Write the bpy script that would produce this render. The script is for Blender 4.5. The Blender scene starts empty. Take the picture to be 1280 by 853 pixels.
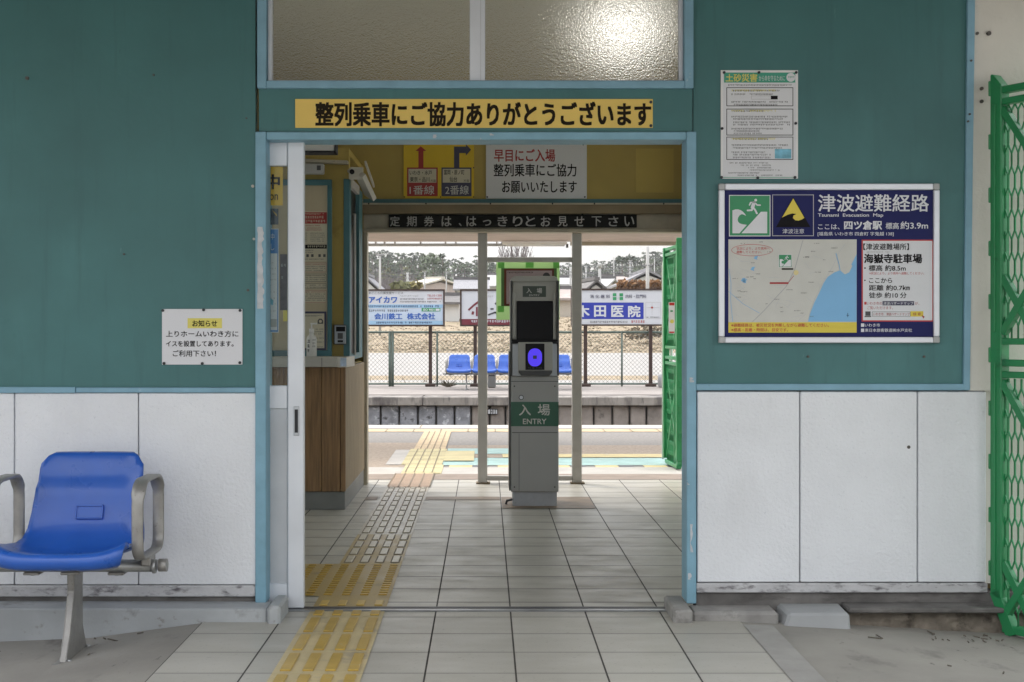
import bpy, bmesh, math, random
from mathutils import Vector, Matrix
R = math.radians
rnd = random.Random(7)
SC = bpy.context.scene
COL = SC.collection

# ------------------------------------------------------------------ camera, world, sun, exposure
cam = bpy.data.cameras.new("camera"); co = bpy.data.objects.new("camera", cam); COL.objects.link(co)
co.location = (0, 0, 1.145); co.rotation_euler = (R(90), 0, 0)
cam.sensor_width = 36; cam.lens = 36 * 1758 / 1280
cam.shift_x = 33 / 1280; cam.shift_y = -17.5 / 1280
cam.clip_start = .05; cam.clip_end = 6000
SC.camera = co
SUN_EL, SUN_AZ = 46, 318          # azimuth of the sun seen from above, 0 = +y, clockwise
w = bpy.data.worlds.new("World"); SC.world = w; w.use_nodes = True
nt = w.node_tree; bg = nt.nodes["Background"]
sky = nt.nodes.new("ShaderNodeTexSky"); sky.sky_type = 'NISHITA'; sky.sun_disc = False
sky.sun_elevation = R(SUN_EL); sky.sun_rotation = R(SUN_AZ); sky.dust_density = 3.0; sky.air_density = 1.0; sky.ozone_density = 1.0
# high thin cloud: grey the sky and break it up a little
tc = nt.nodes.new("ShaderNodeTexCoord"); mp = nt.nodes.new("ShaderNodeMapping"); mp.inputs["Scale"].default_value = (1.2, 1.2, 9)
nz = nt.nodes.new("ShaderNodeTexNoise"); nz.inputs["Scale"].default_value = 3.0; nz.inputs["Detail"].default_value = 6
rp = nt.nodes.new("ShaderNodeValToRGB"); rp.color_ramp.elements[0].position = .40; rp.color_ramp.elements[1].position = .62
rp.color_ramp.elements[0].color = (.5, .5, .5, 1); rp.color_ramp.elements[1].color = (.95, .95, .95, 1)
mx = nt.nodes.new("ShaderNodeMix"); mx.data_type = 'RGBA'
mx.inputs[7].default_value = (7.7, 7.6, 7.45, 1)
nt.links.new(tc.outputs["Generated"], mp.inputs[0]); nt.links.new(mp.outputs[0], nz.inputs["Vector"]); nt.links.new(nz.outputs["Fac"], rp.inputs[0])
nt.links.new(rp.outputs["Color"], mx.inputs[0]); nt.links.new(sky.outputs[0], mx.inputs[6]); # an overcast dome is darker at the horizon than overhead
sz = nt.nodes.new("ShaderNodeSeparateXYZ"); nt.links.new(tc.outputs["Generated"], sz.inputs[0])
mr = nt.nodes.new("ShaderNodeMapRange"); mr.inputs[1].default_value = 0; mr.inputs[2].default_value = 1; mr.inputs[3].default_value = .40; mr.inputs[4].default_value = 1.65; nt.links.new(sz.outputs[2], mr.inputs[0])
ml = nt.nodes.new("ShaderNodeVectorMath"); ml.operation = 'SCALE'; nt.links.new(mx.outputs[2], ml.inputs[0]); nt.links.new(mr.outputs[0], ml.inputs["Scale"]); nt.links.new(ml.outputs[0], bg.inputs[0])
bg.inputs[1].default_value = .12
sl = bpy.data.lights.new("sun", 'SUN'); sl.energy = 1.0; sl.angle = R(20); sl.color = (1, .96, .9)
so = bpy.data.objects.new("sun", sl); COL.objects.link(so)
d = Vector((math.sin(R(SUN_AZ)) * math.cos(R(SUN_EL)), math.cos(R(SUN_AZ)) * math.cos(R(SUN_EL)), math.sin(R(SUN_EL))))
so.rotation_euler = d.to_track_quat('Z', 'Y').to_euler(); so.location = d * 30
SC.view_settings.view_transform = 'Standard'; SC.view_settings.look = 'None'; SC.view_settings.gamma = 1
SC.view_settings.use_curve_mapping = False; SC.view_settings.exposure = 1.34
SC.render.engine = 'CYCLES'
cy = SC.cycles
cy.use_denoising = True; cy.max_bounces = 10; cy.diffuse_bounces = 6; cy.glossy_bounces = 4; cy.transmission_bounces = 8; cy.transparent_max_bounces = 12
cy.sample_clamp_indirect = 6; cy.caustics_reflective = False; cy.caustics_refractive = True

F = 1758.0
def P(px, py, Z): return Vector(((px - 607) * Z / F, Z, 1.145 - (py - 409) * Z / F))
def X(px, Z): return (px - 607) * Z / F
def H(py, Z): return 1.145 - (py - 409) * Z / F
def lin(r, g, b): return tuple((c / 12.92 if c <= .04045 else ((c + .055) / 1.055) ** 2.4) for c in (r / 255, g / 255, b / 255))

# ------------------------------------------------------------------ materials
MATS = {}
def M(name, col, rough=.6, metal=0., var=.10, scale=6., bump=0., bscale=80., spots=None, spec=.5, stretch=None, coat=0., trans=0., emit=0., detail=4., rvar=0.):
    """principled with noisy colour; spots = list of (colour, noise scale, threshold, softness, stretch)"""
    if name in MATS: return MATS[name]
    m = bpy.data.materials.new(name); m.use_nodes = True
    t = m.node_tree; p = t.nodes["Principled BSDF"]; L = t.links.new
    p.inputs["Roughness"].default_value = rough; p.inputs["Metallic"].default_value = metal
    p.inputs["Specular IOR Level"].default_value = spec; p.inputs["Coat Weight"].default_value = coat
    p.inputs["Transmission Weight"].default_value = trans
    tcn = t.nodes.new("ShaderNodeTexCoord")
    def noise(sc, st=None, det=4., rr=.55):
        n = t.nodes.new("ShaderNodeTexNoise"); n.inputs["Scale"].default_value = sc; n.inputs["Detail"].default_value = det; n.inputs["Roughness"].default_value = rr
        if st:
            q = t.nodes.new("ShaderNodeMapping"); q.inputs["Scale"].default_value = st; L(tcn.outputs["Object"], q.inputs[0]); L(q.outputs[0], n.inputs["Vector"])
        else: L(tcn.outputs["Object"], n.inputs["Vector"])
        return n
    c = (*col, 1)
    p.inputs["Base Color"].default_value = c
    out = None
    if var:
        n = noise(scale, stretch, detail)
        r = t.nodes.new("ShaderNodeMapRange"); r.inputs[1].default_value = .3; r.inputs[2].default_value = .7
        L(n.outputs["Fac"], r.inputs[0])
        x = t.nodes.new("ShaderNodeMix"); x.data_type = 'RGBA'
        x.inputs[6].default_value = (*[k * (1 - var) for k in col], 1); x.inputs[7].default_value = (*[min(1, k * (1 + var)) for k in col], 1)
        L(r.outputs[0], x.inputs[0]); out = x.outputs[2]
        if rvar:
            r2 = t.nodes.new("ShaderNodeMapRange"); r2.inputs[1].default_value = .3; r2.inputs[2].default_value = .7
            r2.inputs[3].default_value = max(0, rough - rvar); r2.inputs[4].default_value = min(1, rough + rvar)
            L(n.outputs["Fac"], r2.inputs[0]); L(r2.outputs[0], p.inputs["Roughness"])
    for (sc_, ss, th, sf, st) in (spots or []):
        n = noise(ss, st, 6., .65)
        r = t.nodes.new("ShaderNodeMapRange"); r.inputs[1].default_value = th; r.inputs[2].default_value = th + sf
        L(n.outputs["Fac"], r.inputs[0])
        x = t.nodes.new("ShaderNodeMix"); x.data_type = 'RGBA'
        if out: L(out, x.inputs[6])
        else: x.inputs[6].default_value = c
        x.inputs[7].default_value = (*sc_, 1); L(r.outputs[0], x.inputs[0]); out = x.outputs[2]
    if out: L(out, p.inputs["Base Color"])
    if bump:
        n = noise(bscale, None, 3.)
        b = t.nodes.new("ShaderNodeBump"); b.inputs["Strength"].default_value = bump; b.inputs["Distance"].default_value = .004
        L(n.outputs["Fac"], b.inputs["Height"]); L(b.outputs[0], p.inputs["Normal"])
    if emit:
        p.inputs["Emission Color"].default_value = c; p.inputs["Emission Strength"].default_value = emit
    MATS[name] = m
    return m

DIRT = (.06, .055, .05)
teal = M("teal_paint", (.051, .166, .168), .5, var=.12, scale=2.2, bump=.15, bscale=40, spots=[((.04, .15, .145), 5, .62, .2, None), ((.03, .08, .08), 45, .715, .04, None), ((.03, .07, .07), 14, .735, .02, None), ((.13, .27, .27), 26, .71, .05, (1, 1, .25)), ((.085, .25, .25), 1.1, .55, .3, (1, 1, .4)), ((.042, .135, .14), 5, .54, .25, (3, 1, .22))])
trim = M("blue_trim_paint", (.21, .39, .50), .5, var=.10, scale=9, bump=.2, bscale=60, spots=[((.5, .56, .58), 7, .66, .04, None), ((.10, .17, .2), 60, .70, .05, None)])
framep = M("blue_frame_paint", (.21, .40, .51), .5, var=.10, scale=9, bump=.3, bscale=60, spots=[((.50, .53, .53), 16, .70, .03, (1, 1, .6)), ((.40, .37, .32), 30, .73, .03, None), ((.12, .2, .24), 45, .70, .06, None)])
flake = M("flaked_paint_primer", (.52, .54, .56), .7, var=.12, scale=30, bump=.4, spots=[((.33, .45, .52), 40, .60, .05, None)])
stucco = M("white_sprayed_panel", (.79, .81, .84), .75, var=.05, scale=3, bump=1.0, bscale=75, spots=[((.66, .67, .69), 1.6, .62, .35, (1, 1, .4)), ((.48, .47, .45), 9, .70, .10, (1, 1, .22)), ((.40, .36, .30), 22, .765, .03, (1, 1, .3)), ((.66, .68, .72), 85, .60, .08, None), ((.25, .25, .25), 60, .765, .02, None)])
plaster = M("off_white_plaster", (.66, .64, .58), .8, var=.06, scale=4, bump=.5, bscale=60, spots=[((.35, .32, .28), 30, .73, .06, None)])
plinth_m = M("stained_plinth", (.52, .52, .53), .85, var=.15, scale=8, bump=.5, bscale=50, spots=[((.13, .12, .13), 14, .52, .16, (1, 1, 2.5)), ((.2, .18, .2), 4, .58, .2, None)])
recess_m = M("dark_footing", (.15, .142, .135), .9, var=.3, scale=7, bump=.7, bscale=30, spots=[((.07, .065, .06), 6, .5, .2, (1, 1, 3)), ((.5, .48, .45), 13, .70, .08, None)])
kerb_m = M("painted_concrete_kerb", (.40, .42, .43), .8, var=.12, scale=5, bump=.5, bscale=35, spots=[((.18, .17, .16), 5, .60, .15, None), ((.25, .24, .22), 25, .63, .1, None)])
patch_m = M("fresh_mortar", (.36, .37, .375), .85, var=.06, scale=6, bump=.4, bscale=40)
broken_m = M("broken_concrete", (.17, .145, .115), .95, var=.35, scale=14, bump=1.0, bscale=40, spots=[((.05, .04, .03), 11, .55, .15, None)])
apron_m = M("worn_concrete", (.30, .285, .255), .75, var=.14, scale=2.5, bump=.35, bscale=45, spots=[((.17, .16, .145), 3.2, .56, .12, (1, .6, 1)), ((.10, .09, .085), 14, .64, .06, (1, .4, 1)), ((.38, .37, .34), 1.3, .58, .2, None), ((.08, .075, .07), 55, .70, .03, None)])
strip_m = M("grey_edging", (.34, .33, .31), .8, var=.12, scale=8, bump=.3, bscale=60)
alum = M("pale_aluminium", (.72, .75, .80), .42, metal=.25, var=.05, scale=5, spots=[((.35, .35, .36), 18, .72, .06, (1, 1, .3))])
alum_d = M("aluminium_dull", (.55, .57, .60), .5, metal=.3, var=.08, scale=6, spots=[((.2, .2, .2), 14, .68, .08, None)])
rail_m = M("steel_rail", (.45, .46, .48), .35, metal=.9, var=.2, scale=12)
mustard = M("mustard_wall_paint", (.42, .315, .08), .5, var=.10, scale=2.5, bump=.2, bscale=40, spots=[((.30, .21, .05), 3, .60, .1, None)])
mustard2 = M("mustard_patch_paint", (.50, .375, .09), .5, var=.07, scale=3)
ceil_m = M("hall_ceiling_board", (.72, .69, .60), .7, var=.08, scale=3)
beige = M("beige_trim", (.42, .38, .30), .55, var=.12, scale=7, spots=[((.2, .16, .1), 16, .66, .1, None)])
brownshade = M("brown_header_board", (.22, .17, .10), .6, var=.15, scale=5)
bluedk = M("deep_blue_trim", (.06, .17, .20), .5, var=.12, scale=8)
jointgrey = M("panel_joint_grey", (.30, .30, .31), .9, var=.2)
screwm = M("nail_head", (.10, .09, .08), .6, metal=.3, var=0); fitting = M("pale_old_plastic", (.47, .45, .40), .5, var=.08)
gloom = M("dark_interior", (.03, .03, .035), .8, var=.1)
eave_m = M("brown_soffit", (.10, .085, .065), .7, var=.2, scale=3, stretch=(1, 8, 1))
eave_p = M("pinkish_soffit", (.55, .47, .43), .7, var=.10, scale=4, spots=[((.3, .2, .13), 7, .64, .08, None)])
roofm = M("dark_roof_sheet", (.12, .12, .13), .6, var=.15)
white = M("white_enamel", (.78, .78, .78), .35, var=.03)
paper = M("white_paper", (.72, .73, .76), .5, var=.02, spec=.35)
papercream = M("cream_paper", (.62, .58, .46), .6, var=.04)
board_cream = M("cream_notice_board", (.52, .45, .32), .7, var=.06)
ink = M("black_ink", (.012, .011, .013), .6, var=0, spec=.08)
inkbrown = M("brown_black_ink", (.020, .014, .008), .6, var=0, spec=.08)
red = M("red_ink", (.50, .035, .03), .45, var=.05)
redb = M("dull_red", (.36, .03, .03), .45, var=.05)
navy = M("navy_print", (.011, .014, .10), .5, var=.06, spec=.2)
navy2 = M("slate_navy_print", (.05, .05, .10), .4, var=.05)
green_p = M("green_print", (.03, .27, .11), .4, var=.04)
teal_print = M("teal_green_print", (.05, .33, .22), .4, var=.05)
mapgrey = M("map_paper", (.60, .60, .56), .5, var=.04, scale=12, spec=.25)
sea = M("map_sea", (.20, .46, .74), .35, var=.04)
yellow = M("sign_yellow", (.76, .54, .12), .42, var=.06, scale=4)
yellow2 = M("bright_yellow", (.72, .50, .02), .4, var=.05)
yel_map = M("map_yellow", (.72, .58, .06), .4, var=.04)
lightyel = M("pale_yellow_label", (.72, .64, .14), .45, var=.03)
grey_t = M("grey_print", (.42, .42, .42), .45, var=0)
grey_d = M("dark_grey_print", (.10, .10, .105), .55, var=0, spec=.15)
lettergrey = M("worn_grey_letter", (.62, .62, .60), .5, var=.1, scale=20)
blackboard = M("black_sign_face", (.014, .014, .014), .6, var=.1, spec=.1)
pinm = M("black_pin", (.015, .015, .02), .4, var=0)
frame_al = M("silver_sign_frame", (.75, .77, .82), .35, metal=.3, var=.03)
corner_g = M("grey_corner_cap", (.42, .43, .43), .5, var=.03)
mach = M("machine_grey", (.40, .40, .40), .42, var=.04, scale=5, rvar=.06)
mach_top = M("machine_head_grey", (.40, .40, .375), .4, var=.04, scale=8)
mach_d = M("machine_dark_edge", (.05, .052, .055), .4, var=.05)
mach_l = M("machine_pale_blue_grey", (.42, .45, .50), .35, metal=.2, var=.04)
blackgl = M("black_glass", (.006, .006, .008), .35, var=0, spec=.15)
greenband = M("dark_green_band", (.028, .12, .075), .4, var=.05)
oval_m = M("lit_violet_oval", (.10, .06, .90), .5, var=0, spec=.1, emit=.28)
base_m = M("machine_base_metal", (.46, .48, .52), .45, metal=.3, var=.1, scale=12, spots=[((.2, .19, .18), 22, .66, .08, None)])
post_m = M("grey_gate_post", (.52, .51, .49), .42, metal=.3, var=.08, scale=9)
blueseat = M("blue_moulded_plastic", (.022, .108, .47), .30, var=.08, scale=8, coat=.2, spots=[((.07, .15, .52), 30, .70, .08, None)], rvar=.06)
armm = M("taupe_cast_metal", (.32, .312, .295), .42, metal=.45, var=.12, scale=20, spots=[((.16, .15, .13), 60, .62, .08, None)])
beamm = M("galvanised_tube", (.42, .43, .43), .42, metal=.7, var=.15, scale=14)
greenpl = M("green_plastic", (.016, .24, .08), .42, var=.10, scale=5, coat=.15, spots=[((.008, .13, .045), 8, .60, .12, None)])
woodc = M("counter_planks", (.27, .155, .07), .55, var=.35, scale=5, stretch=(14, 14, .8), detail=6)
woodc2 = M("counter_side_slats", (.36, .28, .185), .55, var=.2, scale=6, stretch=(14, 14, .8))
ctop = M("counter_laminate", (.52, .50, .46), .4, var=.04, spots=[((.3, .28, .26), 25, .70, .05, None)])
cbase = M("grey_skirting", (.22, .225, .22), .5, var=.1)
woodp = M("weathered_timber", (.50, .36, .25), .75, var=.2, scale=5, stretch=(10, 10, .6))
bottle_m = M("white_bottle_plastic", (.72, .72, .70), .3, var=.02)
frame_br = M("red_brown_wood_frame", (.16, .035, .015), .5, var=.15)
def translucent(name, col, f=.55):
    m = bpy.data.materials.new(name); m.use_nodes = True; t = m.node_tree; p = t.nodes["Principled BSDF"]; p.inputs["Base Color"].default_value = (*col, 1); p.inputs["Roughness"].default_value = .5
    a = t.nodes.new("ShaderNodeBsdfTranslucent"); a.inputs[0].default_value = (*col, 1); x = t.nodes.new("ShaderNodeMixShader"); x.inputs[0].default_value = f
    t.links.new(p.outputs[0], x.inputs[1]); t.links.new(a.outputs[0], x.inputs[2]); t.links.new(x.outputs[0], t.nodes["Material Output"].inputs[0]); MATS[name] = m; return m
ltgreen0 = M("pale_green_board", (.42, .68, .28), .55, var=.04)
ltgreen = translucent("pale_green_film", (.58, .74, .46)); mdgreen = translucent("mid_green_film", (.24, .56, .19))
dkgreen = M("dark_green_board", (.10, .22, .07), .55, var=.04)  # darker green band round the framed sheet
pinkpaper = M("mauve_paper", (.45, .36, .38), .5, var=.06, scale=10)

def tile_material():
    m = bpy.data.materials.new("glazed_floor_tiles"); m.use_nodes = True; t = m.node_tree; L = t.links.new; p = t.nodes["Principled BSDF"]
    tcn = t.nodes.new("ShaderNodeTexCoord"); sp = t.nodes.new("ShaderNodeSeparateXYZ"); L(tcn.outputs["Object"], sp.inputs[0])
    def ma(op, a, b=None, c=None):
        n = t.nodes.new("ShaderNodeMath"); n.operation = op
        for i, v in enumerate((a, b, c)):
            if v is None: continue
            if isinstance(v, (int, float)): n.inputs[i].default_value = v
            else: L(v, n.inputs[i])
        return n.outputs[0]
    def mix(f, a, b):
        n = t.nodes.new("ShaderNodeMix"); n.data_type = 'RGBA'
        for i, v in ((0, f), (6, a), (7, b)):
            if isinstance(v, tuple): n.inputs[i].default_value = (*v, 1)
            elif isinstance(v, (int, float)): n.inputs[i].default_value = v
            else: L(v, n.inputs[i])
        return n.outputs[2]
    u = ma('DIVIDE', ma('SUBTRACT', sp.outputs[0], .1), .3); v = ma('DIVIDE', ma('SUBTRACT', sp.outputs[1], .152), .3)
    fu, fv = ma('FRACT', u), ma('FRACT', v)
    gu = ma('GREATER_THAN', ma('ABSOLUTE', ma('SUBTRACT', fu, .5)), .5 - .0105)
    gv = ma('GREATER_THAN', ma('ABSOLUTE', ma('SUBTRACT', fv, .5)), .5 - .0085)
    cell = t.nodes.new("ShaderNodeCombineXYZ"); L(ma('FLOOR', u), cell.inputs[0]); L(ma('FLOOR', v), cell.inputs[1])
    wn = t.nodes.new("ShaderNodeTexWhiteNoise"); wn.noise_dimensions = '2D'; L(cell.outputs[0], wn.inputs["Vector"])
    def noise(sc, st):
        q = t.nodes.new("ShaderNodeMapping"); q.inputs["Scale"].default_value = st; L(tcn.outputs["Object"], q.inputs[0])
        n = t.nodes.new("ShaderNodeTexNoise"); n.inputs["Scale"].default_value = sc; n.inputs["Detail"].default_value = 6; L(q.outputs[0], n.inputs["Vector"]); return n.outputs["Fac"]
    n1, n2, n3 = noise(4, (.9, 1.9, 1)), noise(1.2, (1, 1, 1)), noise(60, (1, 1, 1))
    def rng(x, a, b, c=0., d_=1.):
        r = t.nodes.new("ShaderNodeMapRange"); L(x, r.inputs[0])
        for i, k in enumerate((a, b, c, d_)): r.inputs[i + 1].default_value = k
        return r.outputs[0]
    base = mix(rng(n2, .35, .65), (.43, .412, .36), (.50, .482, .425))
    base = mix(ma('MULTIPLY', wn.outputs["Value"], .30), base, (.30, .29, .26))
    # worn, scuffed wear: grime gathers along the cross joints in uneven smears
    smear = ma('MULTIPLY', rng(fv, .62, 1.0), rng(n1, .40, .66))
    hall = rng(sp.outputs[1], 5.55, 5.75)                       # the hall tiles carry the foot traffic
    base = mix(ma('MULTIPLY', ma('MULTIPLY', smear, .30), ma('ADD', ma('MULTIPLY', hall, .88), .12)), base, (.13, .12, .11))
    base = mix(ma('MULTIPLY', rng(n1, .55, .75), ma('MULTIPLY', hall, .22)), base, (.2, .19, .175))
    base = mix(ma('MULTIPLY', rng(n3, .62, .70), .38), base, (.2, .19, .17))
    base = mix(ma('MULTIPLY', gv, .85), base, (.085, .078, .07))
    gj = ma('MULTIPLY', rng(ma('ABSOLUTE', ma('SUBTRACT', fv, .5)), .425, .485), ma('ADD', ma('MULTIPLY', hall, .42), .16))
    base = mix(ma('MULTIPLY', gj, rng(n2, .2, .7, .6, 1.)), base, (.13, .12, .11))
    base = mix(gu, base, (.045, .04, .035))
    L(base, p.inputs["Base Color"])
    L(ma('ADD', rng(n1, .3, .7, .30, .50), ma('MULTIPLY', ma('MAXIMUM', gu, gv), .3)), p.inputs["Roughness"])
    b = t.nodes.new("ShaderNodeBump"); b.inputs["Strength"].default_value = .5; b.inputs["Distance"].default_value = .003
    L(ma('SUBTRACT', ma('MULTIPLY', n3, .12), ma('MAXIMUM', gu, ma('MULTIPLY', gv, .6))), b.inputs["Height"]); L(b.outputs[0], p.inputs["Normal"])
    return m
tile_m = tile_material()
tilesheet = M("brown_floor_patch", (.20, .145, .095), .5, var=.2, scale=9, bump=.2)
tact_y = M("tactile_block_base", (.57, .47, .26), .5, var=.12, scale=6, spots=[((.40, .34, .23), 5, .55, .12, None), ((.2, .17, .12), 30, .70, .05, None)], bump=.2, bscale=90)
tact_bar = M("tactile_block_bar", (.47, .315, .065), .42, var=.12, scale=9, spots=[((.44, .36, .18), 9, .63, .08, None)])
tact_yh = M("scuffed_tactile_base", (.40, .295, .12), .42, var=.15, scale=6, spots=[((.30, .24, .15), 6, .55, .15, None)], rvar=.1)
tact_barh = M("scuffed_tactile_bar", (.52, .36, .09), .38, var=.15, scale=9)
tact_g = M("worn_sheen_tactile_base", (.43, .39, .315), .36, var=.12, scale=7, rvar=.1)  # paler than the front blocks: wear plus floor glare put into the colour
tact_gb = M("worn_sheen_tactile_stud", (.48, .43, .33), .34, var=.1, scale=12)  # worn studs, their pale tone partly grazing sheen set in the colour
tact_br = M("brown_tactile", (.32, .21, .13), .5, var=.15, scale=7)
dotstud = M("ochre_stud", (.45, .30, .06), .4, var=.15, scale=14)

def frosted():
    m = bpy.data.materials.new("figured_frosted_glass"); m.use_nodes = True; t = m.node_tree; p = t.nodes["Principled BSDF"]; L = t.links.new
    p.inputs["Base Color"].default_value = (.90, .905, .90, 1); p.inputs["Roughness"].default_value = .22; p.inputs["Transmission Weight"].default_value = 1.
    p.inputs["IOR"].default_value = 1.45
    c = t.nodes.new("ShaderNodeTexCoord"); n = t.nodes.new("ShaderNodeTexNoise"); n.inputs["Scale"].default_value = 190; n.inputs["Detail"].default_value = 1.5
    b = t.nodes.new("ShaderNodeBump"); b.inputs["Strength"].default_value = .45; b.inputs["Distance"].default_value = .003
    L(c.outputs["Object"], n.inputs["Vector"]); L(n.outputs["Fac"], b.inputs["Height"]); L(b.outputs[0], p.inputs["Normal"])
    return m
frost_m = frosted()
def clearglass():
    m = bpy.data.materials.new("clear_window_glass"); m.use_nodes = True; t = m.node_tree; L = t.links.new
    t.nodes.remove(t.nodes["Principled BSDF"]); out = t.nodes["Material Output"]
    tr = t.nodes.new("ShaderNodeBsdfTransparent"); tr.inputs[0].default_value = (.92, .95, .94, 1)
    g = t.nodes.new("ShaderNodeBsdfGlossy"); g.inputs["Roughness"].default_value = .03; g.inputs[0].default_value = (.9, .95, 1, 1)
    fr = t.nodes.new("ShaderNodeFresnel"); fr.inputs[0].default_value = 1.3
    mxs = t.nodes.new("ShaderNodeMixShader"); L(fr.outputs[0], mxs.inputs[0]); L(tr.outputs[0], mxs.inputs[1]); L(g.outputs[0], mxs.inputs[2]); L(mxs.outputs[0], out.inputs[0])
    return m
glass_m = clearglass()

# ------------------------------------------------------------------ builders
ORG = {}
def tag(o, label, cat, group=None):
    o["label"] = label; o["category"] = cat
    if group: o["group"] = group
    return o
def thing(name, label, cat, loc=(0, 0, 0), rz=0., group=None):
    o = bpy.data.objects.new(name, None); COL.objects.link(o); o.location = loc; o.rotation_euler = (0, 0, rz); o.empty_display_size = .1
    ORG[o.name] = Vector(loc) if not rz else Vector((0, 0, 0))
    return tag(o, label, cat, group)

class MB:
    def __init__(s): s.bm = bmesh.new(); s.mats = []
    def mi(s, m):
        if m not in s.mats: s.mats.append(m)
        return s.mats.index(m)
    def face(s, pts, m, smooth=False):
        vs = [s.bm.verts.new(p) for p in pts]
        try: f = s.bm.faces.new(vs)
        except ValueError: return
        f.material_index = s.mi(m); f.smooth = smooth
        return f
    def box(s, x0, x1, y0, y1, z0, z1, m, b=0., seg=1):
        c = [(x, y, z) for x in (x0, x1) for y in (y0, y1) for z in (z0, z1)]
        return s.hexa(c, m, b, seg)
    def hexa(s, c, m, b=0., seg=1):
        v = [s.bm.verts.new(p) for p in c]; k = s.mi(m); fs = []
        for q in ((0, 1, 3, 2), (4, 6, 7, 5), (0, 4, 5, 1), (2, 3, 7, 6), (0, 2, 6, 4), (1, 5, 7, 3)):
            f = s.bm.faces.new([v[i] for i in q]); f.material_index = k; fs.append(f)
        if b > 0:
            es = list({e for f in fs for e in f.edges})
            r = bmesh.ops.bevel(s.bm, geom=es, offset=b, segments=seg, affect='EDGES', profile=.5, clamp_overlap=True)
            for f in r["faces"]:
                f.material_index = k
                if seg > 1: f.smooth = True
        return s
    def rot_box(s, cen, size, rz, m, b=0., rx=0., ry=0.):
        T = Matrix.Translation(cen) @ Matrix.Rotation(rz, 4, 'Z') @ Matrix.Rotation(ry, 4, 'Y') @ Matrix.Rotation(rx, 4, 'X')
        c = [T @ Vector((x * size[0] / 2, y * size[1] / 2, z * size[2] / 2)) for x in (-1, 1) for y in (-1, 1) for z in (-1, 1)]
        return s.hexa(c, m, b)
    def bar(s, a, b, wd, th, m, up=(0, 1, 0)):
        """a square bar from a to b: wd across in the plane, th along 'up'"""
        a, b, up = Vector(a), Vector(b), Vector(up); dr = (b - a)
        if dr.length < 1e-6: return s
        dr.normalize(); sd = dr.cross(up)
        if sd.length < 1e-4: sd = dr.cross(Vector((1, 0, 0)))
        sd.normalize(); n = sd.cross(dr).normalized()
        c = [q + sd * i * wd / 2 + n * j * th / 2 for q in (a, b) for i in (-1, 1) for j in (-1, 1)]
        return s.hexa(c, m)
    def tube(s, pts, r, m, n=10, caps=True, close=False):
        pts = [Vector(p) for p in pts]; rings = []; k = s.mi(m); N = len(pts); prev = None
        for i, p in enumerate(pts):
            if close: dr = pts[(i + 1) % N] - pts[i - 1]
            else: dr = pts[min(i + 1, N - 1)] - pts[max(i - 1, 0)]
            dr.normalize()
            ref = Vector((0, 0, 1)) if abs(dr.z) < .9 else Vector((1, 0, 0))
            if prev is not None: ref = prev
            a = dr.cross(ref).normalized(); b = a.cross(dr).normalized(); prev = b
            rr = r[i] if isinstance(r, (list, tuple)) else r
            rings.append([s.bm.verts.new(p + a * rr * math.cos(2 * math.pi * j / n) + b * rr * math.sin(2 * math.pi * j / n)) for j in range(n)])
        for i in range(N if close else N - 1):
            A, B = rings[i], rings[(i + 1) % N]
            for j in range(n):
                f = s.bm.faces.new((A[j], A[(j + 1) % n], B[(j + 1) % n], B[j])); f.material_index = k; f.smooth = True
        if caps and not close:
            for rg in (rings[0], rings[-1]):
                f = s.bm.faces.new(rg); f.material_index = k
        return s
    def disc(s, c, r, th, m, axis='y', n=20, r2=None):
        d_ = {'x': Vector((1, 0, 0)), 'y': Vector((0, 1, 0)), 'z': Vector((0, 0, 1))}[axis]; c = Vector(c)
        return s.tube([c - d_ * th / 2, c + d_ * th / 2], [r, r2 or r], m, n)
    def prism(s, pts, dvec, m, b=0.):
        """closed outline pts (3-D, planar) pushed along dvec"""
        k = s.mi(m); dv = Vector(dvec); A = [s.bm.verts.new(p) for p in pts]; B = [s.bm.verts.new(Vector(p) + dv) for p in pts]; n = len(pts)
        fs = [s.bm.faces.new(A), s.bm.faces.new(list(reversed(B)))]
        for i in range(n): fs.append(s.bm.faces.new((A[i], B[i], B[(i + 1) % n], A[(i + 1) % n])))
        for f in fs: f.material_index = k
        if b:
            es = list({e for f in fs for e in f.edges})
            r = bmesh.ops.bevel(s.bm, geom=es, offset=b, segments=1, affect='EDGES', clamp_overlap=True)
            for f in r["faces"]: f.material_index = k
        return s
    def build(s, name, parent=None, label=None, cat=None, group=None, kind=None, local=False, loc=None, recalc=True):
        me = bpy.data.meshes.new(name)
        o = bpy.data.objects.new(name, me); COL.objects.link(o)
        org = Vector((0, 0, 0))
        if parent is not None:
            o.parent = parent; org = ORG[parent.name]
        if loc is not None: o.location = Vector(loc) - org; org = Vector(loc)
        ORG[o.name] = org
        if recalc: bmesh.ops.recalc_face_normals(s.bm, faces=s.bm.faces)
        if not local:
            for v in s.bm.verts: v.co -= org
        s.bm.to_mesh(me); s.bm.free()
        for m in s.mats: me.materials.append(m)
        if label: o["label"] = label
        if cat: o["category"] = cat
        if group: o["group"] = group
        if kind: o["kind"] = kind
        return o

TXT = {}
def text_geo(st, bold=0.):
    k = (st, bold)
    if k not in TXT:
        c = bpy.data.curves.new("lettering", 'FONT'); c.body = st; c.size = 1; c.resolution_u = 3; c.offset = bold
        o = bpy.data.objects.new("lettering", c); me = bpy.data.meshes.new_from_object(o)
        vs = [(v.co.x, v.co.y) for v in me.vertices]; fs = [tuple(p.vertices) for p in me.polygons]
        bpy.data.objects.remove(o); bpy.data.curves.remove(c); bpy.data.meshes.remove(me)
        xs = [v[0] for v in vs]; ys = [v[1] for v in vs]
        TXT[k] = (vs, fs, min(xs), max(xs), min(ys), max(ys))
    return TXT[k]

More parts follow.
